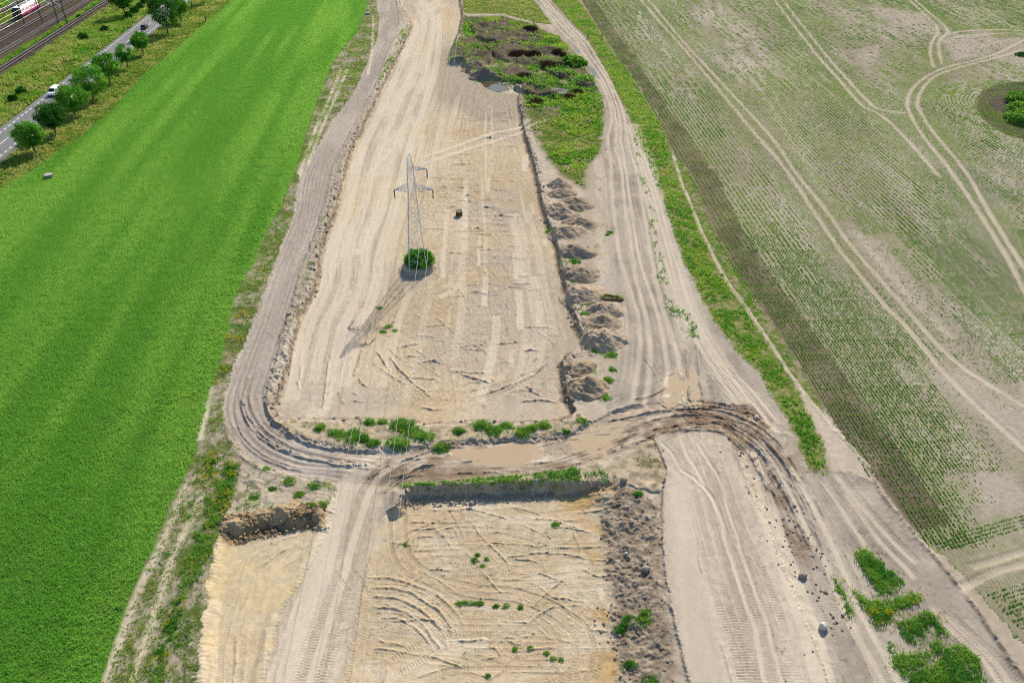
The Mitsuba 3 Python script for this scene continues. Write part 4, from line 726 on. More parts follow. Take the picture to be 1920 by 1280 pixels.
def rgb(r, g, b, k=1.0):
    return {'type': 'rgb', 'value': [float(x) for x in lin(r, g, b, k)]}

def diffuse(key, r, g, b, k=1.0):
    return bs(key, {'type': 'twosided', 'b': {'type': 'diffuse', 'reflectance': rgb(r, g, b, k)}})

def paint(key, r, g, b, rough=0.35, metallic=0.0, k=1.0):
    return bs(key, {'type': 'twosided', 'b': {'type': 'principled', 'base_color': rgb(r, g, b, k), 'roughness': rough, 'metallic': metallic, 'specular': 0.5}})

def leaf(key, ca, cb, cc, scale=0.3, streak=None, trans=0.9):
    ca, cb, cc = [mi.Color3f(*[float(x) for x in c]) for c in (ca, cb, cc)]
    def fn(p, n, uv):
        if streak:
            u = p.x + 0.077 * p.y
            t = noise(u * streak, p.y * streak * 0.07) * 0.5 + noise(u * 0.05, p.y * 0.02) * 0.3 + noise(p.x * 0.9, p.y * 0.9, p.z * 2) * 0.2
        else:
            t = noise(p.x * scale, p.y * scale, p.z * scale)
        g = noise(p.x * 2.1 + 9, p.y * 2.1)
        return mix(mix(ca, cb, smoothstep(0.3, 0.68, t)), cc, smoothstep(0.6, 0.95, g) * 0.6)
    return bs(key, {'type': 'principledthin', 'base_color': proc(fn), 'roughness': 0.55, 'diff_trans': trans, 'spec_trans': 0.0, 'eta': 1.35})

leaf('wheat_leaf', lin(120, 177, 72), lin(150, 196, 90), lin(102, 159, 70), streak=0.3, trans=1.0)
leaf('crop_leaf', lin(100, 148, 58), lin(134, 168, 78), lin(172, 184, 98), scale=0.06, trans=0.9)
leaf('verge_leaf', lin(92, 156, 42), lin(142, 178, 66), lin(176, 184, 110), scale=0.25, trans=1.0)
leaf('dry_leaf', lin(126, 156, 62), lin(166, 174, 96), lin(192, 186, 134), scale=0.3, trans=1.0)
leaf('weed_leaf', lin(82, 142, 52), lin(122, 168, 68), lin(160, 180, 96), scale=0.5, trans=1.0)
leaf('tree_leaf', lin(74, 136, 44), lin(112, 168, 60), lin(130, 178, 76), scale=0.5, trans=0.9)
leaf('dark_tree_leaf', lin(42, 94, 34), lin(68, 122, 44), lin(80, 132, 56), scale=0.5, trans=0.7)
leaf('shrub_leaf', lin(54, 124, 36), lin(96, 162, 48), lin(150, 178, 66), scale=0.7, trans=0.8)
leaf('flower_petal', lin(214, 196, 40, 0.8), lin(200, 186, 60, 0.8), lin(220, 206, 80, 0.8), scale=1.0)
leaf('dead_twig', lin(104, 80, 68, 0.8), lin(84, 64, 56, 0.8), lin(128, 104, 88, 0.8), scale=0.8, trans=0.2)
diffuse('bark', 112, 100, 88, 0.6)
paint('galvanised', 186, 194, 204, 0.5, 0.2)
paint('insulator_glaze', 62, 34, 28, 0.25)
paint('aluminium_wire', 170, 170, 170, 0.4, 0.6)
bs('spoil_soil', {'type': 'twosided', 'b': {'type': 'diffuse', 'reflectance': VC}})

def soil_heap(x, y, rx, ry, h, rot=0.0, seed=0, col=(182, 166, 148), crest=0.0, res=44, sharp=1.0):
    """A tipped heap: steep flanks, a rounded broken crest, a ragged foot."""
    r_ = np.linspace(0, 1.15, res)
    th = np.linspace(0, 2 * math.pi, 72, endpoint=False)
    R, A = np.meshgrid(r_, th, indexing='ij')
    u, v = R * np.cos(A), R * np.sin(A)
    wob = 1 + 0.22 * (fb(np.cos(A) * 1.6 + seed * 3.1, np.sin(A) * 1.6, seed, 3) - 0.5) * 2
    rad = R / wob
    c, s = math.cos(rot), math.sin(rot)
    gx, gy = x + (u * rx) * c - (v * ry) * s, y + (u * rx) * s + (v * ry) * c
    uu = np.abs(u) - crest
    rr_ = np.where(crest > 0, np.hypot(np.maximum(uu, 0) / max(1 - crest, 0.2), v), rad)
    prof = np.clip(1 - rr_, 0, 1)
    prof = sst(0, 1.15, prof) ** 0.75 * sharp + prof * (1 - sharp) if sharp < 1 else np.sqrt((prof * 1.02) ** 2 + 0.003) - 0.05
    n = fb(gx * 1.1, gy * 1.1, seed + 5, 4) - 0.5
    z = h * prof * (1 + 0.5 * (fb(gx * 0.5, gy * 0.5, seed + 8, 2) - 0.5)) + (0.34 * n * h + 0.12 * (vn(gx * 4, gy * 4, seed) - 0.5)) * sst(1.1, 0.85, R)
    z = z - 0.35 * sst(0.9, 1.15, R)
    z += np.minimum(zg(gx.ravel(), gy.ravel()).reshape(gx.shape), z1(x, y) + 0.4)
    i, j = np.meshgrid(np.arange(res - 1), np.arange(72), indexing='ij')
    a_, b_ = i * 72 + j, i * 72 + (j + 1) % 72
    f = np.vstack([np.stack([a_, a_ + 72, b_ + 72], -1).reshape(-1, 3), np.stack([a_, b_ + 72, b_], -1).reshape(-1, 3)])
    base = lin(*col, 0.62)
    t = fb(gx * 1.6, gy * 1.6, seed + 9, 3).ravel()
    cc = base * (0.72 + 0.5 * t)[:, None] * (1 + 0.2 * (hsh(np.arange(t.size), np.arange(t.size) * 0, seed) - 0.5))[:, None]
    return np.stack([gx, gy, z], -1).reshape(-1, 3), f, cc

# ---------------------------------------------------------------- heaps of tipped soil along the digging
HEAPS = [([[10.65,165.12]][0], 2.4, 2.0, 1.5, 'farthest of the row'), ([[10.78,160.57]][0], 2.4, 1.9, 1.4, 'second from the far end'), ([[13.42,154.88]][0], 2.8, 2.2, 1.5, 'right-hand one beside the second pair'), ([[9.94,153.05]][0], 2.6, 2.0, 1.5, 'left, third from the far end'), ([[10.77,149.74]][0], 2.6, 2.1, 1.7, 'left, with a rounded crest in front of the third'), ([[13.67,145.57]][0], 2.4, 2.0, 1.5, 'right-hand one by the haul road, sixth from the far end'), ([[11.20,142.03]][0], 3.0, 2.4, 1.8, 'broad one at the near end of the crowded group'), ([[12.24,133.83]][0], 2.9, 2.2, 1.7, 'first of the three spaced-out heaps'), ([[12.55,125.53]][0], 2.8, 2.3, 1.8, 'middle of the three spaced-out heaps'), ([[12.41,118.29]][0], 2.8, 2.3, 1.8, 'last of the three spaced-out heaps'), ([[15.23,112.79]][0], 2.6, 2.2, 1.7, 'just below the turf-topped lump'), ([[14.72,109.21]][0], 2.5, 2.0, 1.6, 'between the turf-topped side and the stony near one'), ([[14.66,103.98]][0], 3.0, 2.4, 1.8, 'stony one at the near end of the three by the yard')]
for i, (c, rx, ry, h, where) in enumerate(HEAPS):
    v, f, cc = soil_heap(c[0], c[1], rx * (1.35, 1.65, 1.5, 1.4)[i % 4], ry * (1.5, 1.35, 1.6)[i % 3], h * (1.1, 0.9, 1.2, 1.0, 0.85)[i % 5], rot=0.3 * math.sin(i * 2.3), seed=800 + i, sharp=(0.55, 0.3, 0.75)[i % 3], col=(194 - 8 * (i % 3), 177 - 8 * (i % 3), 157 - 7 * (i % 3)))
    k = put('soil_heap', (v, f), 'spoil_soil', smooth=True, color=cc)
    tag(k, 'grey tipped soil heap, ' + where, 'soil heap', 'row of tipped soil heaps')
for i, (c, rx, ry, h, lab) in enumerate((([[11.09,91.91]][0], 3.4, 3.0, 2.2, 'largest rough soil heap at the near right corner of the upper digging'), ([[10.16,96.61]][0], 3.2, 2.0, 1.3, 'low lumpy soil heap just behind the largest one'))):
    v, f, cc = soil_heap(c[0], c[1], rx, ry, h, rot=0.5, seed=830 + i, col=(182, 164, 143))
    tag(put('soil_heap', (v, f), 'spoil_soil', smooth=True, color=cc), lab, 'soil heap')
c = [[-8.65,246.41]][0]
v, f, cc = soil_heap(c[0], c[1], 5.2, 3.6, 2.2, rot=-0.3, seed=840, col=(150, 138, 128), sharp=0.5)
tag(put('soil_heap', (v, f), 'spoil_soil', smooth=True, color=cc), 'dark grey pointed soil heap beside the bluish pool', 'soil heap')
c = [[-11.41,254.93]][0]
v, f, cc = soil_heap(c[0], c[1], 5.5, 3.0, 1.6, rot=0.2, seed=841, col=(176, 158, 132))
tag(put('soil_heap', (v, f), 'spoil_soil', smooth=True, color=cc), 'light tan low heap of loose soil above the dark grey heap', 'soil heap')
for i, (px_, r1, h) in enumerate((([[-33.16,65.49]][0], 1.6, 0.9), ([[-30.10,66.93]][0], 1.2, 0.8), ([[-27.90,67.45]][0], 1.8, 1.0), ([[-26.85,68.49]][0], 1.3, 0.9), ([[-23.28,66.93]][0], 1.3, 0.7))):
    v, f, cc = soil_heap(px_[0], px_[1], r1 * 1.1, r1 * 0.7, h * 0.45, rot=0.4 * i, seed=850 + i, col=(190, 168, 138), res=26)
    tag(put('soil_lump', (v, f), 'spoil_soil', smooth=True, color=cc), 'tan soil lump on the bank behind the left digging', 'soil lump', 'soil lumps on the left bank')
# the slab of turf lying beside the heaps
c = [[17.13,116.54]][0]
th = np.linspace(0, math.pi, 26)
pts = np.stack([c[0] + 2.4 * np.cos(th) + 0.2, c[1] + 0.2 + 1.1 * np.sin(th)], 1)
v, f, cc = soil_heap(c[0], c[1] + 0.4, 2.4, 0.9, 0.8, rot=-0.12, seed=861, col=(140, 122, 98), crest=0.5, res=30)
tag(put('turf_slab', (v, f), 'spoil_soil', smooth=True, color=cc), 'arched slab of turf with dry grass on top beside the tipped heaps', 'turf')
TURF = (c[0], c[1])

# ---------------------------------------------------------------- lattice pylon
pk = numbered('lattice_pylon')
tag(pk, 'grey steel lattice pylon with three cross arms standing in a shrub', 'pylon')
ZB = -0.75
PH, WB, WT = 22.2, 1.65, 0.52
def leg_at(z, sx, sy):
    h = z - ZB
    w = WB + (0.62 - WB) * min(h / 15.6, 1) if h < 15.6 else 0.62 + (WT - 0.62) * (h - 15.6) / 4.2
    if h > 19.8: w = WT + (0.10 - WT) * (h - 19.8) / (PH - 19.8)
    a_ = 0.16
    x, y = sx * w, sy * w
    return np.array([PYLON[0] + x * math.cos(a_) - y * math.sin(a_), PYLON[1] + x * math.sin(a_) + y * math.cos(a_), z])
levels = [ZB, 1.6, 4.0, 6.2, 8.3, 10.2, 11.9, 13.5, 14.9, 16.1, 17.4, 18.7, 19.1, 20.3, ZB + PH]
for sx in (-1, 1):
    for sy in (-1, 1):
        put('leg', merge([angle_bar(leg_at(levels[i], sx, sy), leg_at(levels[i + 1], sx, sy), 0.095 if levels[i] < 15 else 0.075) for i in range(len(levels) - 1)]), 'galvanised', pk)
br = []
for i in range(len(levels) - 1):
    z0, z1_ = levels[i], levels[i + 1]
    for (a_, b_) in (((-1, -1), (1, -1)), ((1, -1), (1, 1)), ((1, 1), (-1, 1)), ((-1, 1), (-1, -1))):
        if i > 0: br.append(angle_bar(leg_at(z0, *a_), leg_at(z0, *b_), 0.036))
        if i < len(levels) - 2 and i > 0:
            br.append(angle_bar(leg_at(z0, *a_), leg_at(z1_, *b_), 0.027)); br.append(angle_bar(leg_at(z0, *b_), leg_at(z1_, *a_), 0.027))
        if i == 0:
            mid = (leg_at(z1_, *a_) + leg_at(z1_, *b_)) / 2
            br.append(angle_bar(leg_at(0.9, *a_), mid, 0.06)); br.append(angle_bar(leg_at(0.9, *b_), mid, 0.06))
kb = put('bracing', merge(br), 'galvanised', pk)
tag(kb, kind='stuff')
tips = []
for (z, tipx, lab) in ((14.9, -20.45, 'left'), (14.9, -13.75, 'right'), (18.7, -14.55, 'upper')):
    s_ = -1 if tipx < PYLON[0] else 1
    tip = np.array([tipx, PYLON[1], z + 0.1])
    m = []
    for sy in (-1, 1):
        m.append(angle_bar(leg_at(z, s_, sy), tip, 0.09)); m.append(angle_bar(leg_at(z + 1.1 if lab != 'upper' else z + 0.5, s_, sy), tip, 0.07))
        for u in (0.3, 0.6, 0.85):
            m.append(angle_bar(leg_at(z, s_, -1) * (1 - u) + tip * u, leg_at(z, s_, 1) * (1 - u) + tip * u, 0.05))
        lo = [leg_at(z, s_, sy) * (1 - u) + tip * u for u in (0, 0.3, 0.6, 0.85)]
        hi = [leg_at(z + 1.1 if lab != 'upper' else z + 0.5, s_, sy) * (1 - u) + tip * u for u in (0, 0.3, 0.6, 0.85)]
        for q_ in range(3):
            m.append(angle_bar(lo[q_ + 1], hi[q_], 0.045))
    put('cross_arm', merge(m), 'galvanised', pk)
    ins = [bar(tip + [0, 0, -0.15 - 0.15 * q_], tip + [0, 0, -0.27 - 0.15 * q_], 0.13, 0.07, 8) for q_ in range(10)]
    ins.append(bar(tip, tip + [0, 0, -1.75], 0.03, 0.03, 5))
    put('insulator', merge(ins), 'insulator_glaze', pk)
    tips.append(tip + [0, 0, -1.75])
put('earth_peak', bar(leg_at(ZB + PH - 0.15, -1, 0), leg_at(ZB + PH + 0.1, 1, 0), 0.08, 0.08, 6), 'galvanised', pk)
tips.append(np.array([PYLON[0], PYLON[1], ZB + PH]))
WL = ['left lower', 'right lower', 'right upper', 'topmost']
for i, tp in enumerate(tips):
    m = []
    for sgn in (-1, 1):
        u = np.linspace(0, 1, 36)
        span = 230.0
        p = np.stack([tp[0] - sgn * 0.026 * span * u, tp[1] + sgn * span * u, tp[2] - 4 * 5.0 * u * (1 - u)], 1)
        m += [bar(p[q_], p[q_ + 1], 0.024, 0.024, 4) for q_ in range(35)]
    tag(put('power_line', merge(m), 'aluminium_wire'), 'thin power line wire hung from the pylon, the %s one' % WL[i], 'power line', 'wires of the power line')

# ---------------------------------------------------------------- old manhole shafts, boulder, stones
diffuse('old_concrete', 150, 138, 120, 0.62)
diffuse('pale_concrete', 206, 204, 198, 0.62)
diffuse('brown_rust', 122, 102, 84, 0.6)
bs('pale_stone', {'type': 'twosided', 'b': {'type': 'diffuse', 'reflectance': proc(lambda p, n, uv: mix(mi.Color3f(0.5, 0.46, 0.4), mi.Color3f(0.68, 0.66, 0.62), smoothstep(0.3, 0.7, noise(p.x * 3, p.y * 3, p.z * 3))))}})
bs('clod_soil', {'type': 'twosided', 'b': {'type': 'diffuse', 'reflectance': proc(lambda p, n, uv: mix(mi.Color3f(0.22, 0.19, 0.16), mi.Color3f(0.34, 0.29, 0.24), noise(p.x * 4, p.y * 4, p.z * 4)))}})
def pipe(r0, r1, h, n=28):
    th = np.arange(n) * 2 * np.pi / n
    rings = [(r1, 0), (r1, h), (r0, h), (r0, 0.05)]
    v = np.vstack([np.stack([r * np.cos(th), r * np.sin(th), th * 0 + z], 1) for r, z in rings] + [np.array([[0, 0, 0.05]])])
    f = []
    for k_ in range(3):
        for i in range(n):
            j = (i + 1) % n
            f += [[k_ * n + i, k_ * n + j, (k_ + 1) * n + j], [k_ * n + i, (k_ + 1) * n + j, (k_ + 1) * n + i]]
    f += [[3 * n + i, 3 * n + (i + 1) % n, 4 * n] for i in range(n)]
    return v, np.array(f)
c = [[-10.99,151.24]][0]
k = numbered('shaft_ring'); tag(k, 'dark open concrete shaft ring standing alone in the upper digging', 'manhole shaft')
put('ring_wall', place(pipe(0.52, 0.68, 1.05), c[0], c[1], z1(*c) - 0.15), 'brown_rust', k, smooth=30)
put('rim', place(pipe(0.54, 0.72, 0.12), c[0], c[1], z1(*c) + 0.9), 'old_concrete', k, smooth=30)
c = [[-104.59,168.96]][0]
k = numbered('manhole_shaft'); tag(k, 'pale round concrete manhole with a lid in the green field near the road', 'manhole')
put('ring_wall', place(pipe(0.7, 0.9, 0.75), c[0], c[1], -0.1), 'old_concrete', k, smooth=30)
put('lid', merge([place(bar((0, 0, 0), (0, 0, 0.14), 0.88, 0.86, 24), c[0], c[1], 0.66), place(box(0, 0, 0.17, 0.5, 0.3, 0.06), c[0], c[1], 0.66)]), 'pale_concrete', k, smooth=30)
c = [[-56.19,328.08]][0]
k = numbered('manhole_shaft'); tag(k, 'white concrete manhole with a thin vent post at the far edge of the green field', 'manhole')
put('ring_wall', place(pipe(0.7, 1.0, 0.7), c[0], c[1], -0.1), 'pale_concrete', k, smooth=30)
put('lid', place(bar((0, 0, 0), (0, 0, 0.12), 0.95, 0.9, 20), c[0], c[1], 0.62), 'pale_concrete', k, smooth=30)
put('vent_post', place(bar((0, 0, 0), (0, 0, 2.2), 0.07, 0.06, 8), c[0], c[1], 0.6), 'pale_concrete', k)
c = [[-115.88,316.76]][0]
tag(put('field_post', merge([place(bar((0, 0, -0.2), (0, 0, 1.6), 0.22, 0.2, 8), c[0], c[1], 0), place(bar((0, 0, 1.6), (0, 0, 1.75), 0.3, 0.1, 8), c[0], c[1], 0)]), 'brown_rust'), 'dark stubby post standing in the green field beside the road trees', 'post')
for i, px_ in enumerate(([[26.70,291.57]][0], [[31.32,288.66]][0])):
    tag(put('marker_post', place(bar((0, 0, -0.2), (0, 0, 2.2), 0.16, 0.13, 8), px_[0], px_[1], z1(*px_)), 'brown_rust'), ['dark marker post at the top right verge, left one by the haul road', 'dark marker post at the top right verge, right one near the field'][i], 'post')
def rock(x, y, r, seed, flat=0.8, sink=0.2):
    m = trimesh.creation.icosphere(3, 1.0)
    v = np.array(m.vertices)
    q_ = v * 1.4 + seed * 3.7
    n = fb(q_[:, 0] + q_[:, 2], q_[:, 1] - 0.7 * q_[:, 2], seed, 3)
    v = v * (0.72 + 0.55 * n)[:, None] * [1.0, 0.85, flat]
    return v * r + [x, y, z1(x, y) + r * (flat - sink) * 0.8], np.array(m.faces)
c = [[32.52,51.45]][0]
tag(put('boulder', rock(c[0], c[1], 0.46, 3, 1.0), 'pale_stone', smooth=True), 'white boulder lying right of the pale roadbed', 'boulder')
for px_, r, mt, lab in (([[13.19,61.72]][0], 0.2, 'pale_stone', 'small white stone on the grey clod bank'), ([[14.10,72.69]][0], 0.45, 'clod_soil', 'dark clod beside the roadbed above the clod bank'), ([[34.08,85.29]][0], 0.35, 'pale_stone', 'white stone in the dark churned mud of the bend'), ([[17.49,255.51]][0], 0.55, 'pale_stone', 'small pale stone among the weeds of the overgrown ground'), ([[15.04,58.94]][0], 0.5, 'clod_soil', 'dark clod on the rim of the clod bank'), ([[32.38,58.05]][0], 0.5, 'clod_soil', 'grey clod at the right edge of the pale roadbed')):
    tag(put('stone' if 'stone' in lab else 'soil_clod', rock(px_[0], px_[1], r, int(r * 100)), mt, smooth=True), lab, 'stone' if 'stone' in lab else 'clod')
r9 = np.random.default_rng(99)
clm = []
def scatter_in(poly, n, rr=r9):
    q_ = np.asarray(poly, float)
    out = np.zeros((0, 2)); pg = shapely.Polygon(q_)
    while len(out) < n:
        p = rr.uniform(q_.min(0), q_.max(0), (max(n * 3, 100), 2))
        out = np.vstack([out, p[shapely.contains_xy(pg, p[:, 0], p[:, 1])]])
    return out[:n]
ico = trimesh.creation.icosphere(1, 1.0)
def clod(x, y, r, rr=r9):
    v = np.array(ico.vertices) * rr.uniform(0.6, 1.1, (len(ico.vertices), 1)) * r * [1, 1, 0.75]
    return v + [x, y, z1(x, y) + r * 0.3], np.array(ico.faces)
for p in scatter_in(CLOD_BANK, 520):
    clm.append(clod(p[0], p[1], abs(r9.normal(0.03, 0.05)) + 0.03))
for p in scatter_in([[-14.18,69.51],[-12.79,71.97],[0.00,72.63],[12.87,72.72],[13.80,71.97],[0.00,70.41],[-11.21,69.51],[-14.33,68.01]], 420):
    clm.append(clod(p[0], p[1], abs(r9.normal(0.07, 0.08)) + 0.05))
bkl = []
for p in scatter_in(BANK_LEFT, 260):
    bkl.append(clod(p[0], p[1], abs(r9.normal(0.08, 0.07)) + 0.05))
for p, _t in zip(ring(PIT_UPPER, 0.35), range(5000)):
    if p[1] < 300 and r9.random() < 0.55:
        p = p + r9.normal(0, 0.5, 2)
        clm.append(clod(p[0], p[1], abs(r9.normal(0.1, 0.09)) + 0.06))
for p in ring(ROADBED_LOW, 0.4):
    if r9.random() < 0.3:
        p = p + r9.normal(0, 0.6, 2)
        clm.append(clod(p[0], p[1], abs(r9.normal(0.03, 0.05)) + 0.035))
for p in scatter_in([[8.73,55.19],[11.64,55.19],[11.68,50.55],[10.93,46.30],[8.45,51.84]], 26):
    clm.append(clod(p[0], p[1], abs(r9.normal(0.1, 0.06)) + 0.06))
for p in scatter_in([[29.10,79.04],[32.92,80.10],[36.14,59.54],[35.61,51.20],[32.97,49.93],[31.32,59.54]], 160):
    clm.append(clod(p[0], p[1], abs(r9.normal(0.06, 0.06)) + 0.04))
diffuse('tan_clod', 186, 164, 132, 0.6)
tag(put('loose_clods', merge(bkl), 'tan_clod'), 'tan clods on the bank behind the left digging', 'clods', kind='stuff')
tag(put('loose_clods', merge(clm), 'clod_soil'), 'loose clods of soil scattered along the edges of the diggings', 'clods', kind='stuff')

# ---------------------------------------------------------------- the road and the railway on the left
bs('asphalt', {'type': 'twosided', 'b': {'type': 'principled', 'base_color': proc(lambda p, n, uv: mix(mi.Color3f(0.10, 0.107, 0.12), mi.Color3f(0.135, 0.142, 0.157), noise((p.x + 0.0742 * p.y) * 1.2, p.y * 0.06) * 0.6 + noise(p.x * 6, p.y * 6) * 0.4)), 'roughness': 0.75}})
diffuse('road_paint', 226, 226, 222, 0.8)
bs('ballast', {'type': 'twosided', 'b': {'type': 'diffuse', 'reflectance': proc(lambda p, n, uv: mix(mix(mi.Color3f(0.04, 0.032, 0.03), mi.Color3f(0.095, 0.078, 0.072), noise(p.x * 2.2, p.y * 2.2)), mi.Color3f(0.09, 0.1, 0.04), smoothstep(0.6, 0.75, noise(p.x * 0.3, p.y * 0.06)) * 0.5))}})
diffuse('sleeper_concrete', 130, 120, 112, 0.5)
paint('rail_steel', 158, 154, 150, 0.4, 0.5)
def road_x(y):
    return -127.2 - 0.0742 * (y - 200)
yy = np.linspace(95, 520, 171)
def strip(x0, x1, z, y):
    v = np.vstack([np.stack([x0, y, y * 0 + z], 1), np.stack([x1, y, y * 0 + z], 1)])
    n = len(y); i = np.arange(n - 1)
    return v, np.vstack([np.stack([i, i + n, i + n + 1], 1), np.stack([i, i + n + 1, i + 1], 1)])
tag(put('road', merge([strip(road_x(yy) - 4.75, road_x(yy) + 4.75, 0.10, yy), strip(road_x(yy) - 5.3, road_x(yy) - 4.75, 0.02, yy), strip(road_x(yy) + 4.75, road_x(yy) + 5.3, 0.02, yy)]), 'asphalt'), 'grey asphalt country road with dashed edge lines', 'road', kind='structure')
def dash(y0, L, off, w):
    y = np.array([y0, y0 + L])
    return strip(road_x(y) + off - w / 2, road_x(y) + off + w / 2, 0.106, y)
for y0 in np.arange(150, 372, 2.6):
    for off in (-3.6, 3.6):
        put('edge_dash', dash(y0, 1.35, off, 0.34), 'road_paint', 'road')
for y0 in np.arange(153, 372, 12.0):
    put('centre_dash', dash(y0, 5.0, 0.0, 0.22), 'road_paint', 'road')
TRK = {'T1': -185.6, 'T2': -178.6, 'T3': -171.6, 'T4': -163.1, 'T5': -199.2}
def trk_x(x0, y):
    return x0 - 0.0787 * (y - 300)
def bed(x0, x1, h=0.35):
    y = np.linspace(160, 460, 101)
    a_, b_ = trk_x(x0, y), trk_x(x1, y)
    return merge([strip(a_, b_, h, y), (np.vstack([np.stack([a_ - 1.0, y, y * 0 - 0.05], 1), np.stack([a_, y, y * 0 + h], 1)]), strip(a_, b_, h, y)[1]), (np.vstack([np.stack([b_, y, y * 0 + h], 1), np.stack([b_ + 1.0, y, y * 0 - 0.05], 1)]), strip(a_, b_, h, y)[1])])
tag(put('railway_bed', merge([bed(-188.3, -168.6), bed(-165.0, -161.3), bed(-201.0, -197.4)]), 'ballast'), 'dark brown ballast beds of the railway', 'railway bed', kind='structure')
TL = {'T1': 'railway track under the white locomotive', 'T2': 'railway track second from the locomotive side', 'T3': 'railway track with light sleepers at the right of the wide bed', 'T4': 'single railway track nearest the road on its own narrow bed', 'T5': 'farthest railway track behind the locomotive'}
for t_, x0 in TRK.items():
    k = numbered('railway_track'); tag(k, TL[t_], 'railway track')
    y = np.linspace(165, 455, 59)
    for off in (-0.75, 0.75):
        xx = trk_x(x0, y) + off
        put('rail', merge([strip(xx - 0.075, xx + 0.075, 0.66, y), (np.vstack([np.stack([xx - 0.05, y, y * 0 + 0.4], 1), np.stack([xx - 0.06, y, y * 0 + 0.66], 1)]), strip(xx, xx, 0, y)[1]), (np.vstack([np.stack([xx + 0.06, y, y * 0 + 0.66], 1), np.stack([xx + 0.05, y, y * 0 + 0.4], 1)]), strip(xx, xx, 0, y)[1])]), 'rail_steel', k)
    tag(put('sleepers', merge([box(trk_x(x0, s), s, 0.4, 2.5, 0.26, 0.16, 0.0785) for s in np.arange(168, 452, 0.65)]), 'sleeper_concrete' if t_ == 'T3' else 'ballast', k), kind='stuff')
diffuse('mast_steel', 120, 116, 104, 0.55)
ML = ['leftmost', 'second from the left', 'third from the left', 'rightmost']
for i, px_ in enumerate(([[-181.69,311.34]][0], [[-175.35,312.17]][0], [[-169.33,312.17]][0], [[-165.44,310.69]][0])):
    k = numbered('catenary_mast'); tag(k, 'dark overhead line mast beside the tracks, the %s of four' % ML[i], 'mast', 'overhead line masts')
    x, y = px_
    m = [(lambda v, f: (v, f))(*bar((x + sx * 0.16, y, -0.2), (x + sx * 0.11, y, 9.6), 0.12, 0.1, 4)) for sx in (-1, 1)]
    m += [angle_bar((x - 0.15, y, z), (x + 0.15, y, z + 0.35), 0.06) for z in np.arange(0.5, 9.2, 0.7)]
    put('post', merge(m), 'mast_steel', k)
    put('footing', box(x, y, 0.15, 0.8, 0.8, 0.7), 'old_concrete', k)
    sd = -1 if i in (0, 2) else 1
    sd = -1 if i != 1 else -1
    put('cantilever', merge([bar((x, y, 6.6), (x + sd * 3.0, y, 8.3), 0.06, 0.06, 6), bar((x, y, 8.6), (x + sd * 3.0, y, 8.3), 0.05, 0.05, 6), bar((x, y, 6.7), (x + sd * 3.3, y, 6.5), 0.04, 0.04, 6)]), 'galvanised', k)
for i, t_ in enumerate(('T1', 'T2', 'T3')):
    y = np.linspace(250, 440, 20)
    for z, nm in ((6.3, 'contact'), (7.9, 'carrier')):
        m = [bar((trk_x(TRK[t_], y[q_]), y[q_], z), (trk_x(TRK[t_], y[q_ + 1]), y[q_ + 1], z), 0.02, 0.02, 4) for q_ in range(19)]
        tag(put('overhead_wire', merge(m), 'aluminium_wire'), '%s overhead wire above the %s track from the left' % ({'contact': 'lower', 'carrier': 'upper'}[nm], ['first', 'second', 'third'][i]), 'overhead wire', 'wires above the railway')

# ---------------------------------------------------------------- locomotive, van and car
def loft(stations, close=True):
    """A skin through cross-sections (each n x 3, the same count), ends closed."""
    n = len(stations[0])
    v = np.vstack(stations)
    f = []
    for k_ in range(len(stations) - 1):
        for i in range(n):
            j = (i + 1) % n
            f += [[k_ * n + i, k_ * n + j, (k_ + 1) * n + j], [k_ * n + i, (k_ + 1) * n + j, (k_ + 1) * n + i]]
    for base, flip in ((0, True), ((len(stations) - 1) * n, False)):
        for i in range(1, n - 1):
            f.append([base, base + i + 1, base + i] if flip else [base, base + i, base + i + 1])
    return v, np.array(f)
def section(y, w, z0, z1_, r=0.25, top=0.85):
    """A rounded box section at length Y: half width W, narrower (TOP) at the roof."""
    h = z1_ - z0
    pts = [(-w * 0.94, z0), (w * 0.94, z0), (w, z0 + 0.12 * h), (w, z0 + 0.5 * h), (w * (0.5 + top / 2), z0 + 0.78 * h), (w * top, z1_ - r * 0.4), (w * top - r, z1_), (-w * top + r, z1_), (-w * top, z1_ - r * 0.4), (-w * (0.5 + top / 2), z0 + 0.78 * h), (-w, z0 + 0.5 * h), (-w, z0 + 0.12 * h)]
    return np.array([(x, y, z) for x, z in pts])
def wheel(x, y, r, w):
    return bar((x - w / 2, y, r), (x + w / 2, y, r), r, r, 18)
paint('loco_white', 226, 226, 230, 0.3); paint('loco_pink', 196, 60, 120, 0.35); paint('loco_dark', 26, 28, 40, 0.3); paint('loco_under', 40, 40, 44, 0.6); paint('loco_grey', 96, 100, 108, 0.5)
paint('van_white', 232, 234, 236, 0.25); paint('car_black', 16, 18, 24, 0.2); paint('tyre_rubber', 22, 22, 24, 0.8); paint('dark_glass', 14, 18, 22, 0.08); paint('tail_red', 150, 16, 20, 0.3); paint('lamp_clear', 220, 222, 224, 0.15); paint('plate_white', 226, 226, 224, 0.5)
LX, LY, LR = trk_x(TRK['T1'], 316.3), 316.3, 0.0785
lk = numbered('locomotive'); tag(lk, 'white electric locomotive with pink stripe and dark rounded nose on the railway', 'locomotive')
def lp(name, m, mat, smooth=25, parent=None):
    return put(name, place(m, LX, LY, 0.66, LR), mat, parent or lk, smooth=smooth)
lp('body', loft([section(1.55, 1.48, 1.05, 3.85, 0.5, 0.86), section(3.0, 1.5, 1.05, 3.98, 0.45, 0.86), section(16.4, 1.5, 1.05, 3.98, 0.45, 0.86), section(17.4, 1.48, 1.05, 3.85, 0.5, 0.86)]), 'loco_white')
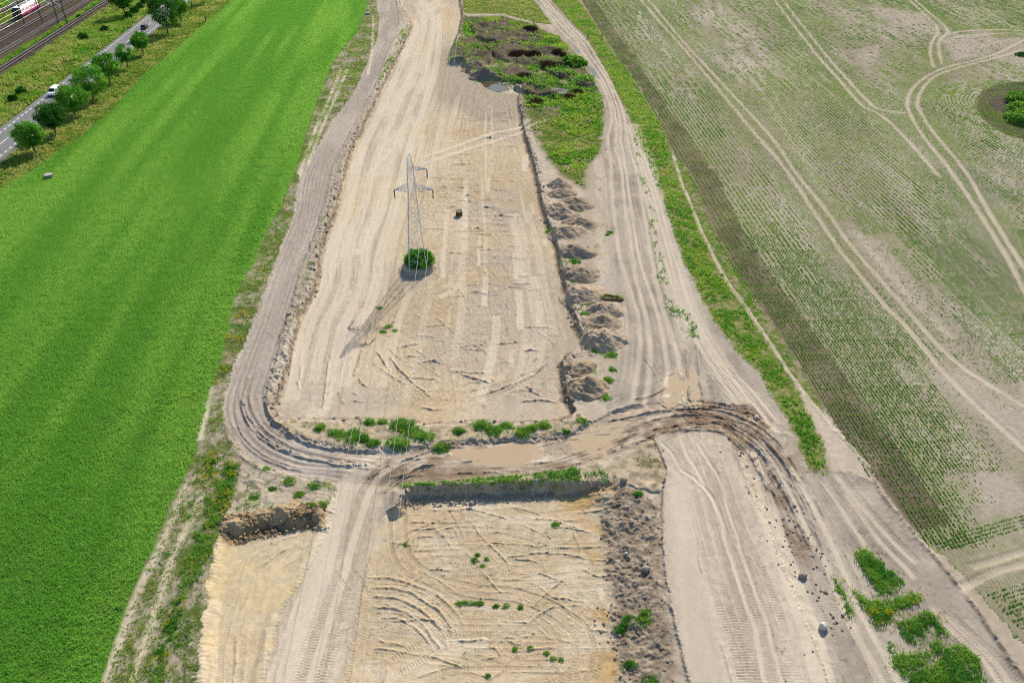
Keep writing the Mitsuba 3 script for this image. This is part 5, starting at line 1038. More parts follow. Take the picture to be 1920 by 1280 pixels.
lp('nose', loft([section(0.0, 1.15, 0.75, 2.0, 0.3, 0.9), section(0.18, 1.32, 0.7, 2.7, 0.35, 0.86), section(0.7, 1.42, 0.7, 3.4, 0.45, 0.84), section(1.55, 1.47, 0.8, 3.83, 0.5, 0.86)]), 'loco_dark')
lp('nose', loft([section(17.4, 1.47, 0.8, 3.83, 0.5, 0.86), section(18.3, 1.42, 0.7, 3.4, 0.45, 0.84), section(18.8, 1.3, 0.7, 2.6, 0.35, 0.86), section(19.0, 1.1, 0.75, 2.0, 0.3, 0.9)]), 'loco_dark')
lp('buffer_beam', merge([box(0, 0.1, 0.75, 2.7, 0.4, 0.5)] + [bar((sx * 0.87, -0.35, 1.0), (sx * 0.87, 0.1, 1.0), 0.2, 0.12, 10) for sx in (-1, 1)]), 'loco_under')
for sx in (-1, 1):
    lp('skirt_stripe', box(sx * 1.49, 9.45, 1.35, 0.06, 15.6, 0.62), 'loco_pink')
    lp('cab_door', box(sx * 1.5, 2.6, 2.2, 0.05, 0.6, 1.7), 'loco_white')
    lp('cab_window', box(sx * 1.475, 2.0, 2.75, 0.06, 0.55, 0.55), 'dark_glass')
    for yw in (3.5, 4.4, 14.6):
        lp('side_window', box(sx * 1.475, yw, 2.75, 0.06, 0.4, 0.5), 'dark_glass')
    pet = []
    rf = np.random.default_rng(5)
    for yb, zb_ in ((5.9, 2.0), (7.0, 2.6), (8.6, 2.2), (10.3, 2.75), (11.0, 2.1), (12.2, 2.5), (13.4, 2.2), (14.2, 1.9), (15.6, 2.4)):
        for a_ in np.arange(5) * 1.2566 + yb:
            pet.append(box(sx * 1.5, yb + 0.32 * math.cos(a_), zb_ + 0.26 * math.sin(a_), 0.05, rf.uniform(0.2, 0.42), rf.uniform(0.14, 0.3)))
    lp('blossom_livery', merge(pet), 'loco_pink', False)
lp('windscreen', loft([np.array([(-1.02, 0.33, 2.55), (1.02, 0.33, 2.55), (0.95, 0.62, 3.3), (-0.95, 0.62, 3.3)]), np.array([(-1.02, 0.24, 2.55), (1.02, 0.24, 2.55), (0.95, 0.53, 3.3), (-0.95, 0.53, 3.3)])]), 'dark_glass', False)
for yb in (4.0, 14.9):
    lp('bogie', merge([box(0, yb, 0.6, 2.4, 4.6, 0.5)] + [wheel(sx * 0.78, yb + dy, 0.6, 0.16) for sx in (-1, 1) for dy in (-1.4, 1.4)]), 'loco_under')
lp('underframe_boxes', merge([box(0, 9.4, 0.75, 2.5, 4.4, 0.7)]), 'loco_grey')
for yb, wb_, lb_ in ((5.0, 1.5, 2.4), (9.3, 1.7, 3.0), (14.0, 1.5, 2.4)):
    lp('roof_box', box(0, yb, 4.05, wb_, lb_, 0.24), 'loco_grey')
for yb in (4.6, 14.3):
    lp('pantograph', merge([bar((sx * 0.5, yb, 4.15), (sx * 0.45, yb + 1.3, 4.55), 0.05, 0.05, 5) for sx in (-1, 1)] + [bar((sx * 0.45, yb + 1.3, 4.55), (sx * 0.4, yb + 0.1, 4.7), 0.05, 0.05, 5) for sx in (-1, 1)] + [bar((-0.8, yb + 0.1, 4.75), (0.8, yb + 0.1, 4.75), 0.06, 0.06, 5)]), 'loco_under')
# van: coming towards us in the far lane
vy = 225.6
vk = numbered('van'); tag(vk, 'white delivery van on the road behind the trees', 'van')
def vp(name, m, mat, smooth=25, parent=None):
    return put(name, place(m, road_x(vy) - 1.85, vy, 0.11, 0.074), mat, parent or vk, smooth=smooth)
vp('body', loft([section(0.0, 0.88, 0.45, 0.95, 0.12, 0.95), section(0.15, 0.94, 0.35, 1.12, 0.15, 0.95), section(0.95, 0.97, 0.3, 1.3, 0.15, 0.93), section(1.85, 0.98, 0.3, 2.0, 0.2, 0.86), section(2.4, 0.98, 0.3, 2.1, 0.2, 0.86), section(5.0, 0.98, 0.3, 2.1, 0.2, 0.86), section(5.2, 0.95, 0.4, 2.0, 0.2, 0.86)]), 'van_white')
vp('windscreen', loft([np.array([(-0.82, 0.98, 1.33), (0.82, 0.98, 1.33), (0.72, 1.76, 1.97), (-0.72, 1.76, 1.97)]), np.array([(-0.82, 0.94, 1.36), (0.82, 0.94, 1.36), (0.72, 1.72, 2.0), (-0.72, 1.72, 2.0)])]), 'dark_glass', False)
for sx in (-1, 1):
    vp('side_window', loft([np.array([(sx * 0.95, 1.5, 1.3), (sx * 0.95, 2.5, 1.3), (sx * 0.88, 2.5, 1.75), (sx * 0.88, 1.9, 1.75)]), np.array([(sx * 1.0, 1.5, 1.3), (sx * 1.0, 2.5, 1.3), (sx * 0.93, 2.5, 1.75), (sx * 0.93, 1.9, 1.75)])]), 'dark_glass', False)
    vp('headlight', box(sx * 0.72, 0.08, 0.85, 0.32, 0.14, 0.2), 'lamp_clear')
    vp('mirror', box(sx * 1.1, 1.45, 1.35, 0.2, 0.12, 0.26), 'loco_dark')
    for yw in (0.95, 4.2):
        vp('wheel', wheel(sx * 0.86, yw, 0.34, 0.24), 'tyre_rubber')
vp('bumper', box(0, 0.02, 0.45, 1.8, 0.2, 0.25), 'loco_under')
# car: driving away in the near lane
cy = 303.2
ck = numbered('car'); tag(ck, 'small black hatchback car driving away on the road', 'car')
def cp(name, m, mat, smooth=25):
    return put(name, place(m, road_x(cy) + 0.5, cy, 0.11, 0.074), mat, ck, smooth=smooth)
cp('body', loft([section(0.0, 0.82, 0.4, 0.95, 0.1, 0.95), section(0.12, 0.88, 0.3, 1.05, 0.1, 0.95), section(2.9, 0.9, 0.25, 1.0, 0.1, 0.95), section(3.9, 0.86, 0.28, 0.85, 0.1, 0.95), section(4.15, 0.7, 0.4, 0.7, 0.1, 0.95)]), 'car_black')
cp('cabin', loft([section(0.18, 0.8, 0.95, 1.05, 0.05, 0.9), section(0.55, 0.78, 0.95, 1.46, 0.12, 0.84), section(1.9, 0.78, 0.95, 1.5, 0.12, 0.84), section(2.95, 0.8, 0.95, 1.0, 0.05, 0.9)]), 'car_black')
cp('rear_window', loft([np.array([(-0.62, 0.22, 1.08), (0.62, 0.22, 1.08), (0.55, 0.48, 1.42), (-0.55, 0.48, 1.42)]), np.array([(-0.62, 0.17, 1.08), (0.62, 0.17, 1.08), (0.55, 0.44, 1.44), (-0.55, 0.44, 1.44)])]), 'dark_glass', False)
cp('windscreen', loft([np.array([(-0.66, 2.85, 1.06), (0.66, 2.85, 1.06), (0.58, 2.0, 1.5), (-0.58, 2.0, 1.5)]), np.array([(-0.66, 2.9, 1.08), (0.66, 2.9, 1.08), (0.58, 2.05, 1.53), (-0.58, 2.05, 1.53)])]), 'dark_glass', False)
for sx in (-1, 1):
    cp('side_window', box(sx * 0.755, 1.3, 1.22, 0.05, 1.5, 0.3), 'dark_glass')
    cp('tail_lamp', box(sx * 0.66, 0.05, 0.85, 0.26, 0.12, 0.16), 'tail_red')
    for yw in (0.75, 3.25):
        cp('wheel', wheel(sx * 0.78, yw, 0.31, 0.2), 'tyre_rubber')
cp('number_plate', box(0, -0.01, 0.68, 0.5, 0.04, 0.12), 'plate_white')

# ---------------------------------------------------------------- plants
def blades(px_, py_, pz_, h, w, n, spread, lean, rr):
    """Tufts of N pointed blades at the points: vertices and triangles."""
    m = len(px_)
    h = np.broadcast_to(h, (m,))
    bx = np.repeat(px_, n) + rr.normal(0, spread, m * n)
    by = np.repeat(py_, n) + rr.normal(0, spread, m * n)
    bz = np.repeat(pz_, n) - 0.03
    hh = np.repeat(h, n) * rr.uniform(0.55, 1.1, m * n)
    an, la = rr.uniform(0, 2 * np.pi, m * n), rr.uniform(0, 2 * np.pi, m * n)
    ll = hh * rr.uniform(0.1, 1.0, m * n) * lean
    ww = w * rr.uniform(0.7, 1.3, m * n) / 2
    v = np.empty((m * n, 3, 3))
    v[:, 0] = np.stack([bx - ww * np.cos(an), by - ww * np.sin(an), bz], 1)
    v[:, 1] = np.stack([bx + ww * np.cos(an), by + ww * np.sin(an), bz], 1)
    v[:, 2] = np.stack([bx + ll * np.cos(la), by + ll * np.sin(la), bz + hh], 1)
    return v.reshape(-1, 3), np.arange(m * n * 3).reshape(-1, 3)

rp = np.random.default_rng(21)
pond_u = shapely.union_all([shapely.Polygon(p).buffer(0.8) for p in POND])
def in_pond(p):
    return shapely.contains_xy(pond_u, p[:, 0], p[:, 1])
def plant_area(name, poly, per_m2, h, w, n, mat, label, cat, keep=None, spread=0.14, lean=1.0, far_thin=True, soft=0.9):
    parts = []
    polys = [poly] if np.ndim(poly[0][0]) == 0 else poly
    for q_ in polys:
        pg = shapely.Polygon(q_).buffer(0)
        N = int(pg.area * per_m2)
        b_ = pg.bounds
        p = rp.uniform([b_[0], b_[1]], [b_[2], b_[3]], (int(N * (b_[2] - b_[0]) * (b_[3] - b_[1]) / pg.area), 2))
        p = p[shapely.contains_xy(pg, p[:, 0], p[:, 1])]
        if far_thin:
            p = p[rp.random(len(p)) < np.clip(110 / p[:, 1], 0.25, 1) ** 1.3]
        if keep is not None:
            p = p[rp.random(len(p)) < keep(p[:, 0], p[:, 1])]
        if soft and len(p):
            dd, _ = cKDTree(ring(np.array(pg.exterior.coords)[:-1], 0.3)).query(p, distance_upper_bound=soft)
            p = p[rp.random(len(p)) < np.minimum(dd, soft) / soft]
        p = p[~in_pond(p)]
        parts.append(p)
    p = np.vstack(parts)
    big = np.clip(p[:, 1] / 110, 1, 2.2) ** 0.5
    hv = h * (0.5 + 0.9 * fb(p[:, 0] * 0.5, p[:, 1] * 0.5, 91, 3)) * big
    m = blades(p[:, 0], p[:, 1], zg(p[:, 0], p[:, 1]), hv, w * big.mean(), n, spread, lean, rp)
    k = put(name, m, mat)
    tag(k, label, cat, kind='stuff')
    return len(m[1])

def inside_any(polys, x, y):
    return np.any([inside(q_, x, y) for q_ in polys], axis=0)
tot = 0
nz = lambda s, f, a_, b_: (lambda x, y: sst(a_, b_, fb(x * f, y * f, s, 3)))
tot += plant_area('verge_weeds', VERGE_RIGHT, 9, 0.42, 0.11, 6, 'verge_leaf', 'lush green weeds and grass on the verge right of the haul road', 'weeds', nz(101, 0.35, 0.27, 0.5), soft=1.2)
tot += plant_area('verge_weeds', VERGE_RIGHT, 2.2, 0.6, 0.12, 9, 'weed_leaf', 'tall bright green weed tufts on the verge right of the haul road', 'weeds', nz(102, 0.25, 0.45, 0.62), soft=2.2)
tot += plant_area('verge_grass', VERGE_FIELD, 6, 0.3, 0.1, 5, 'verge_leaf', 'low green growth between the plough line and the crop', 'grass', nz(103, 0.4, 0.3, 0.55))
tot += plant_area('verge_grass', VERGE_LEFT, 8, 0.28, 0.1, 5, 'dry_leaf', 'sparse olive grass between the green field and the left haul road', 'grass', nz(104, 0.4, 0.34, 0.6))
tot += plant_area('verge_grass', VERGE_LEFT, 5.0, 0.3, 0.1, 6, 'verge_leaf', 'green tufts between the green field and the left haul road', 'grass', nz(105, 0.25, 0.4, 0.6))
tot += plant_area('verge_weeds', WEEDS_LEFT, 14, 0.55, 0.12, 7, 'weed_leaf', 'tall green weeds beside the left digging', 'weeds', nz(106, 0.45, 0.32, 0.48), soft=0.7)
tot += plant_area('rough_grass', OVERGROWN, 5, 0.6, 0.2, 6, 'verge_leaf', 'grass and weeds on the overgrown ground at the head of the digging', 'grass', lambda x, y: (sst(0.44, 0.58, fb(x * 0.13, y * 0.1, 107, 3)) * 0.9 + 0.1 * sst(0.35, 0.6, fb(x * 0.6, y * 0.6, 1070, 2))) * np.where(inside_any(DARK_SOIL, x, y), 0.18, 1.0))
tot += plant_area('rough_grass', [[5.62,205.09],[25.81,217.97],[22.84,192.65],[21.22,183.75],[17.37,175.47],[16.07,163.10],[11.28,170.48],[8.84,179.37]], 7, 0.42, 0.14, 5, 'dry_leaf', 'yellowish grass on the slope right of the upper digging', 'grass', nz(108, 0.3, 0.3, 0.5))
tot += plant_area('rough_grass', [[-13.21,242.60],[3.06,228.28],[15.00,222.56],[25.16,232.22],[24.23,251.46],[13.64,259.67],[4.10,248.08],[-5.06,256.69],[-13.25,250.89]], 4, 0.7, 0.2, 6, 'weed_leaf', 'dark green weeds round the dark soil mounds', 'weeds', nz(109, 0.22, 0.45, 0.55))
tot += plant_area('rough_grass', GRASS_TOP, 3, 0.5, 0.2, 5, 'dry_leaf', 'yellow-green grass above the curved track', 'grass')
tot += plant_area('field_weeds', WEED_PATCH, 26, 0.5, 0.12, 7, 'weed_leaf', 'dense green weed patches at the lower right beside the wheel tracks', 'weeds', nz(110, 0.5, 0.12, 0.34), far_thin=False, soft=0.5)
tot += plant_area('field_weeds', [list(shapely.Polygon(q_).buffer(0.9).exterior.coords)[:-1] for q_ in WEED_PATCH], 7, 0.3, 0.09, 5, 'dry_leaf', 'paler grass mixed into the weed patches at the lower right', 'weeds', nz(1101, 0.7, 0.35, 0.6), far_thin=False, soft=0.9)
tot += plant_area('bank_weeds', [[-14.16,72.59],[-10.79,72.59],[-6.17,73.26],[2.73,74.22],[8.63,75.49],[8.77,72.59],[2.69,72.22],[-6.71,72.03],[-13.38,71.66]], 20, 0.45, 0.11, 7, 'weed_leaf', 'strip of green weeds along the top of the digging wall', 'weeds', nz(111, 0.6, 0.2, 0.42), far_thin=False, soft=0.3)
tot += plant_area('bank_weeds', [[9.04,74.51],[11.34,75.00],[13.59,73.54],[12.81,72.59],[9.31,72.59]], 9, 0.5, 0.11, 7, 'weed_leaf', 'dense weeds above the right end of the digging wall', 'weeds', far_thin=False)
tot += plant_area('bank_weeds', VERGE_CROSS, 7, 0.4, 0.1, 6, 'weed_leaf', 'scattered green weeds between the upper digging and the cross road', 'weeds', nz(112, 0.5, 0.55, 0.68), far_thin=False)
tot += plant_area('bank_weeds', TRIANGLE_LEFT, 5, 0.35, 0.1, 6, 'verge_leaf', 'thin green weeds on the soil corner left of the low road', 'weeds', nz(113, 0.5, 0.5, 0.66), far_thin=False)
tot += plant_area('bank_weeds', [[15.37,76.99],[19.44,78.52],[19.11,75.00],[15.69,74.02]], 6, 0.25, 0.1, 6, 'dry_leaf', 'short grass on the flat below the cross road bend', 'grass', far_thin=False)
tot += plant_area('ridge_weeds', [[30.92,203.06],[32.61,201.07],[29.94,153.05],[28.56,132.15],[27.73,116.88],[29.23,113.46],[30.84,110.17],[29.82,103.98],[27.96,103.98],[26.61,110.17],[25.53,116.88],[26.56,134.26],[27.73,155.67],[29.03,179.37]], 4, 0.4, 0.12, 7, 'weed_leaf', 'line of weeds on the ridge between the right haul road and the sandy side track', 'weeds', nz(114, 0.4, 0.45, 0.6))
tot += plant_area('ridge_weeds', [[-40.98,182.72],[-40.63,189.73],[-39.44,163.96],[-36.50,134.26],[-35.81,116.88],[-35.58,103.98],[-34.99,92.93],[-34.54,87.98],[-35.19,88.46],[-36.20,96.88],[-37.32,113.46],[-38.80,143.20],[-40.53,169.87]], 4, 0.35, 0.1, 6, 'weed_leaf', 'sparse weeds on the bank between the left haul road and the upper digging', 'weeds', nz(115, 0.6, 0.5, 0.66))
tot += plant_area('ridge_weeds', [[-40.86,306.89],[-37.49,308.49],[-37.62,275.50],[-38.42,250.89],[-39.96,234.75],[-41.12,237.32],[-40.31,275.50]], 4, 0.5, 0.18, 6, 'verge_leaf', 'green strip between the far haul road and the roadbed', 'weeds', nz(116, 0.4, 0.4, 0.6))
tot += plant_area('heap_weeds', [[6.69,159.73],[9.55,166.87],[9.45,140.88],[11.66,134.26],[11.94,116.88],[12.71,103.98],[16.62,101.06],[14.42,87.98],[11.39,87.98],[11.75,102.51],[9.58,124.18],[7.44,143.20]], 4, 0.4, 0.1, 6, 'weed_leaf', 'weeds growing round the tipped soil heaps', 'weeds', nz(117, 0.5, 0.55, 0.68))
tot += plant_area('heap_weeds', [[16.71,166.87],[22.41,182.72],[18.04,132.15],[15.47,120.46],[14.36,136.41]], 3, 0.3, 0.1, 5, 'dry_leaf', 'sparse growth on the grey soil right of the heaps', 'weeds', nz(118, 0.5, 0.5, 0.7))
tot += plant_area('digging_weeds', [[-16.77,62.08],[11.93,69.63],[10.64,45.91],[-17.02,45.91]], 1.2, 0.22, 0.07, 5, 'weed_leaf', 'tiny weeds sprouting on the floor of the middle digging', 'weeds', nz(119, 0.25, 0.58, 0.7), far_thin=False)
tot += plant_area('digging_weeds', [[-27.37,104.99],[8.90,111.24],[7.53,86.47],[-30.13,86.47]], 0.8, 0.22, 0.08, 5, 'weed_leaf', 'tiny weeds sprouting on the floor of the upper digging', 'weeds', nz(120, 0.25, 0.56, 0.7))
fl = []
for q_, n in ((WEEDS_LEFT, 60), (VERGE_RIGHT, 60), (WEED_PATCH[1], 14), ([[-46.70,110.17],[-42.24,116.88],[-42.41,98.25],[-43.25,90.41]], 40), (VERGE_CROSS, 20)):
    p = scatter_in(q_, n * 3, rp)
    p = p[fb(p[:, 0] * 0.4, p[:, 1] * 0.4, 133, 2) > 0.5][:n]
    for x, y in p:
        pp = np.array([x, y]) + rp.normal(0, 0.22, (7, 2))
        fl.append(blades(pp[:, 0], pp[:, 1], zg(pp[:, 0], pp[:, 1]) + 0.45, 0.16, 0.16, 2, 0.05, 1.2, rp))
tag(put('yellow_flowers', merge(fl), 'flower_petal'), 'yellow flower heads dotted through the verges', 'flowers', kind='stuff')
mg = lambda a_, b_: [[road_x(y) + a_, y] for y in (100, 370)] + [[road_x(y) + b_, y] for y in (370, 100)]
tot += plant_area('meadow_grass', [[trk_x(-160.3, 130), 130], [trk_x(-160.3, 370), 370], [road_x(370) - 5.0, 370], [road_x(130) - 5.0, 130]], 2.4, 0.55, 0.22, 5, 'dry_leaf', 'yellowish meadow grass between railway and road', 'grass', nz(121, 0.12, 0.2, 0.55), far_thin=False)
tot += plant_area('meadow_grass', [[trk_x(-160.3, 130), 130], [trk_x(-160.3, 370), 370], [road_x(370) - 5.0, 370], [road_x(130) - 5.0, 130]], 1.8, 0.6, 0.22, 5, 'verge_leaf', 'green meadow grass between railway and road', 'grass', nz(122, 0.15, 0.35, 0.6), far_thin=False)
tot += plant_area('meadow_grass', mg(5.0, 13.5), 3.2, 0.5, 0.2, 5, 'dry_leaf', 'dry roadside grass under the trees', 'grass', nz(123, 0.2, 0.2, 0.5), far_thin=False)
tot += plant_area('meadow_grass', mg(12.5, 40.0), 4.5, 0.36, 0.2, 5, 'dry_leaf', 'dry yellowish grass along the edge of the green field', 'grass', lambda x, y: np.where(inside(WHEAT, x - 0.4, y), 0.0, 1.0) * nz(125, 0.2, 0.2, 0.5)(x, y), far_thin=False, soft=0)
tot += plant_area('meadow_grass', [[trk_x(-168.4, 160), 160], [trk_x(-168.4, 370), 370], [trk_x(-165.6, 370), 370], [trk_x(-165.6, 160), 160]], 4, 0.45, 0.2, 5, 'verge_leaf', 'bright grass strip between the railway tracks', 'grass', far_thin=False)
tot += plant_area('meadow_grass', [[trk_x(-197, 250), 250], [trk_x(-197, 370), 370], [trk_x(-189.5, 370), 370], [trk_x(-189.5, 250), 250]], 2, 0.45, 0.25, 5, 'dry_leaf', 'dry grass behind the locomotive', 'grass', nz(124, 0.2, 0.3, 0.6), far_thin=False)
tot += plant_area('meadow_grass', [[trk_x(-240, 280), 280], [trk_x(-240, 375), 375], [trk_x(-201.5, 375), 375], [trk_x(-201.5, 280), 280]], 1.2, 0.5, 0.3, 5, 'verge_leaf', 'green grass beyond the farthest track', 'grass', far_thin=False)

# the green cereal field: tiles of stems set side by side
GRP = {}
def group(key, mesh, mat):
    scene[key] = {'type': 'shapegroup', 'tile': mikit.ply(mesh, mat)}
rw = np.random.default_rng(31)
TS = 5.0
for k_ in range(4):
    g = np.arange(-TS / 2, TS / 2, 0.19)
    gx, gy = np.meshgrid(g, g)
    gx, gy = gx.ravel() + rw.uniform(-0.09, 0.09, gx.size), gy.ravel() + rw.uniform(-0.09, 0.09, gx.size)
    hgt = 0.36 + 0.15 * vn(gx * 1.3 + 50 * k_, gy * 1.3, 140) + 0.14 * vn(gx * 3 + 9, gy * 3 + 70 * k_, 141)
    keepm = rw.random(gx.size) < 0.9
    group('wheat_tile_%d' % k_, blades(gx[keepm], gy[keepm], gx[keepm] * 0, hgt[keepm], 0.085, 4, 0.07, 0.95, rw), 'wheat_leaf')
wp = shapely.Polygon(WHEAT).buffer(-0.3)
n = 0
edge_pts = []
shapely.prepare(wp)
for iy in range(int(36 / TS), int(372 / TS)):
    for ix in range(-45, 2):
        y = iy * TS
        x = ix * TS - 0.077 * (y - 200)
        if x < -(0.56 * y + 34) - 4: continue
        sq = shapely.box(x - TS / 2, y - TS / 2, x + TS / 2, y + TS / 2)
        if wp.contains(sq):
            ang = 90 * int(rw.integers(0, 4))
            scene['wheat__%03d' % n if n else 'wheat'] = {'type': 'instance', 'g': {'type': 'ref', 'id': 'wheat_tile_%d' % rw.integers(0, 4)}, 'to_world': T().translate([x, y, z1(x, y) - 0.02]).rotate([0, 0, 1], ang - 4.4 if ang % 180 else ang + 0.0)}
            n += 1
        elif wp.intersects(sq):
            g = rw.uniform([x - TS / 2, y - TS / 2], [x + TS / 2, y + TS / 2], (600, 2))
            edge_pts.append(g[shapely.contains_xy(wp, g[:, 0], g[:, 1])])
tag('wheat', 'bright green young cereal crop filling the left field', 'cereal crop', kind='stuff')
ep = np.vstack(edge_pts)
hgt = 0.26 + 0.3 * vn(ep[:, 0] * 1.3, ep[:, 1] * 1.3, 140)
tag(put('wheat_edge', blades(ep[:, 0], ep[:, 1], zg(ep[:, 0], ep[:, 1]), hgt, 0.09, 4, 0.08, 0.95, rw), 'wheat_leaf'), 'uneven outer edge of the bright green cereal crop', 'cereal crop', kind='stuff')

# the row crop on the right: short lengths of four rows, thicker and thinner stands
rc = np.random.default_rng(41)
RS = 0.5
def row_tile(dens_, seed, far=False):
    xs, ys_ = [], []
    rr = np.random.default_rng(seed)
    for r_ in range(2 if far else 4):
        y = np.arange(-3, 3, 0.26 if far else 0.17)
        kp = rr.random(len(y)) < dens_ * (0.45 + 1.1 * vn(y * 0.9, y * 0 + r_ * 7 + seed, 150))
        y = y[kp]
        xs.append(((r_ - 0.5) if far else (r_ - 1.5) * RS) + rr.normal(0, 0.035, len(y))); ys_.append(y + rr.normal(0, 0.04, len(y)))
    x, y = np.concatenate(xs), np.concatenate(ys_)
    if len(x) == 0: x, y = np.array([0.0]), np.array([0.0])
    h = rr.uniform(0.12, 0.25, len(x)) * (0.75 + 0.5 * dens_)
    if far: return blades(x, y, x * 0 + 0.02, h * 1.25, 0.2, 8, 0.08, 1.1, rr)
    return blades(x, y, x * 0 + 0.02, h, 0.135, 6, 0.045, 1.1, rr)
def wide_tile(dens_, seed):
    rr = np.random.default_rng(seed)
    y0 = np.arange(-3, 3, 0.14)
    y0 = y0[fb(y0 * 0.9, y0 * 0 + seed, 151, 2) < 0.25 + 0.5 * dens_]
    if len(y0) == 0: y0 = np.array([0.0])
    x = rr.normal(0, 0.28, len(y0)) + rr.choice([-0.5, 0.5])
    return blades(x, y0, x * 0 + 0.02, rr.uniform(0.12, 0.26, len(y0)), 0.2, 6, 0.16, 1.2, rr)
LEVELS = (0.06, 0.16, 0.3, 0.45, 0.6, 0.78, 0.95)
for i, dl in enumerate(LEVELS):
    for v_ in range(2):
        group('row_tile_%d_%d' % (i, v_), row_tile(dl, 500 + i * 7 + v_), 'crop_leaf')
        group('row_tile_wide_%d_%d' % (i, v_), wide_tile(dl, 900 + i * 7 + v_), 'crop_leaf')
        group('row_tile_far_%d_%d' % (i, v_), row_tile(dl, 700 + i * 7 + v_, True), 'crop_leaf')
fp = shapely.Polygon(FIELD_RIGHT)
bare = shapely.union_all([shapely.Polygon(b_) for b_ in BARE])
ruts_u = shapely.union_all([shapely.LineString(dens(p, 2.0)[0]).buffer(0.6) for p in FIELD_RUTS])
shapely.prepare(ruts_u)
isl = shapely.Polygon(ISLAND)
dark_u = shapely.union_all([shapely.Polygon(p).buffer(0) for p in DARK_STRIP])
isl_c = np.array(isl.centroid.coords[0])
ISR = math.sqrt(isl.area / math.pi)
headl = shapely.Polygon([[51.65,63.43],[63.22,68.49],[66.15,70.28],[77.17,73.07],[74.45,44.04],[48.60,44.04],[50.33,55.20]])
gap = shapely.union_all([shapely.LineString(p).buffer(1.7) for p in ([[48.89,58.42],[51.38,59.01],[55.20,60.30],[61.73,62.24]], [[47.69,55.76],[52.81,57.91],[60.78,60.53]])])
n = 0
loose = []
def crop_at(x, y, ang, dl):
    global n
    if ruts_u.distance(shapely.Point(x, y)) < 3.3:
        yy_ = np.repeat(np.arange(-3, 3, 0.17), 4); xx_ = np.tile((np.arange(4) - 1.5) * RS, len(yy_) // 4) + rc.normal(0, 0.035, len(yy_))
        kp = rc.random(len(yy_)) < dl * (0.45 + 1.1 * vn(yy_ * 0.9, xx_ * 3 + x, 150))
        c_, s_ = math.cos(math.radians(ang)), math.sin(math.radians(ang))
        q_ = np.stack([x + xx_ * c_ - yy_ * s_, y + xx_ * s_ + yy_ * c_], 1)[kp]
        loose.append(q_[~shapely.contains_xy(ruts_u, q_[:, 0], q_[:, 1])])
        return
    i = int(np.clip(np.searchsorted(LEVELS, dl + rc.uniform(-0.08, 0.08)), 0, 6))
    scene['row_crop__%03d' % n if n else 'row_crop'] = {'type': 'instance', 'g': {'type': 'ref', 'id': 'row_tile_%s%d_%d' % ('wide_' if y > 225 and rc.random() < 0.6 else 'far_' if y > 112 + 50 * rc.random() else '', i, rc.integers(0, 2))}, 'to_world': T().translate([x, y, z1(x, y)]).rotate([0, 0, 1], ang)}
    n += 1
AD = math.radians(3.3)
dx_, dy_ = math.sin(-AD), math.cos(-AD)      # rows lean left going away
for il in range(-70, 200):
    for ij in range(6, 64):
        s_, t_ = ij * 6.0, il * 2.0
        x, y = 62 + t_ * dy_ + (s_ - 150) * dx_ , s_ + -t_ * dx_
        if y < 40 or y > 366 or x > 0.56 * y + 38: continue
        pt = shapely.Point(x, y)
        if not fp.contains(pt): continue
        di = math.hypot(x - isl_c[0], y - isl_c[1]) - ISR
        if di < 13 or headl.contains(pt): continue
        dl = 0.46 + 1.25 * (fb(np.array(x * 0.05), np.array(y * 0.018), 160, 3) - 0.3) + 0.5 * (fb(np.array(x * 0.3), np.array(y * 0.06), 161, 2) - 0.5)
        dl = float(dl) + rc.uniform(-0.16, 0.16) + 0.3 * (float(vn(np.array(t_ * 0.37), np.array(s_ * 0.03), 164)) - 0.5)
        if y > 260: dl -= 0.10 * (y - 260) / 60
        if dark_u.contains(pt): dl = 0.6
        dl *= 0.12 + 0.88 * float(sst(0, 7, bare.distance(pt) + 3 * (rc.random() - 0.5)))
        if y < 100 and x > 60: dl -= 0.004 * (100 - y)
        if dl > 0.02: crop_at(x, y, math.degrees(AD), min(dl, 0.78))
for ring_i in range(7):
    r_ = ISR + 1.6 + ring_i * 2.0
    m_ = max(int(2 * math.pi * r_ / 5.5), 6)
    for j in range(m_):
        a_ = 2 * math.pi * j / m_
        x, y = isl_c[0] + r_ * math.cos(a_), isl_c[1] + r_ * math.sin(a_)
        if x > 0.56 * y + 60 or not fp.contains(shapely.Point(x, y)) or ruts_u.contains(shapely.Point(x, y)): continue
        crop_at(x, y, math.degrees(a_), float(0.6 + 0.6 * (fb(np.array(x * 0.1), np.array(y * 0.1), 162, 2) - 0.3)))
hb = np.array(headl.bounds)
hd = np.array([[49.49,58.42]][0]) - np.array([[59.54,61.61]][0])
ha = math.degrees(math.atan2(hd[1], hd[0])) + 90
hu = hd / np.linalg.norm(hd)
for i in range(-12, 12):
    for j in range(-14, 14):
        c_ = np.array([[53.61,59.54]][0]) + hu * i * 6 + np.array([-hu[1], hu[0]]) * j * 2.0
        pt = shapely.Point(*c_)
        if headl.contains(pt) and gap.distance(pt) > 0.6 and c_[0] < 0.56 * c_[1] + 40 and shapely.Polygon(FIELD_RIGHT).contains(pt):
            crop_at(c_[0], c_[1], ha, float(0.75 + 0.6 * (fb(np.array(c_[0] * 0.15), np.array(c_[1] * 0.15), 163, 2) - 0.5)))
lp_ = np.vstack(loose)
tag(put('row_crop_beside_tracks', blades(lp_[:, 0], lp_[:, 1], zg(lp_[:, 0], lp_[:, 1]) + 0.02, rc.uniform(0.12, 0.25, len(lp_)), 0.16, 4, 0.045, 1.1, rc), 'crop_leaf'), 'crop plants standing beside the tractor wheel lines', 'row crop', kind='stuff')
tag('row_crop', 'rows of young leafy crop plants on the right field', 'row crop', kind='stuff')

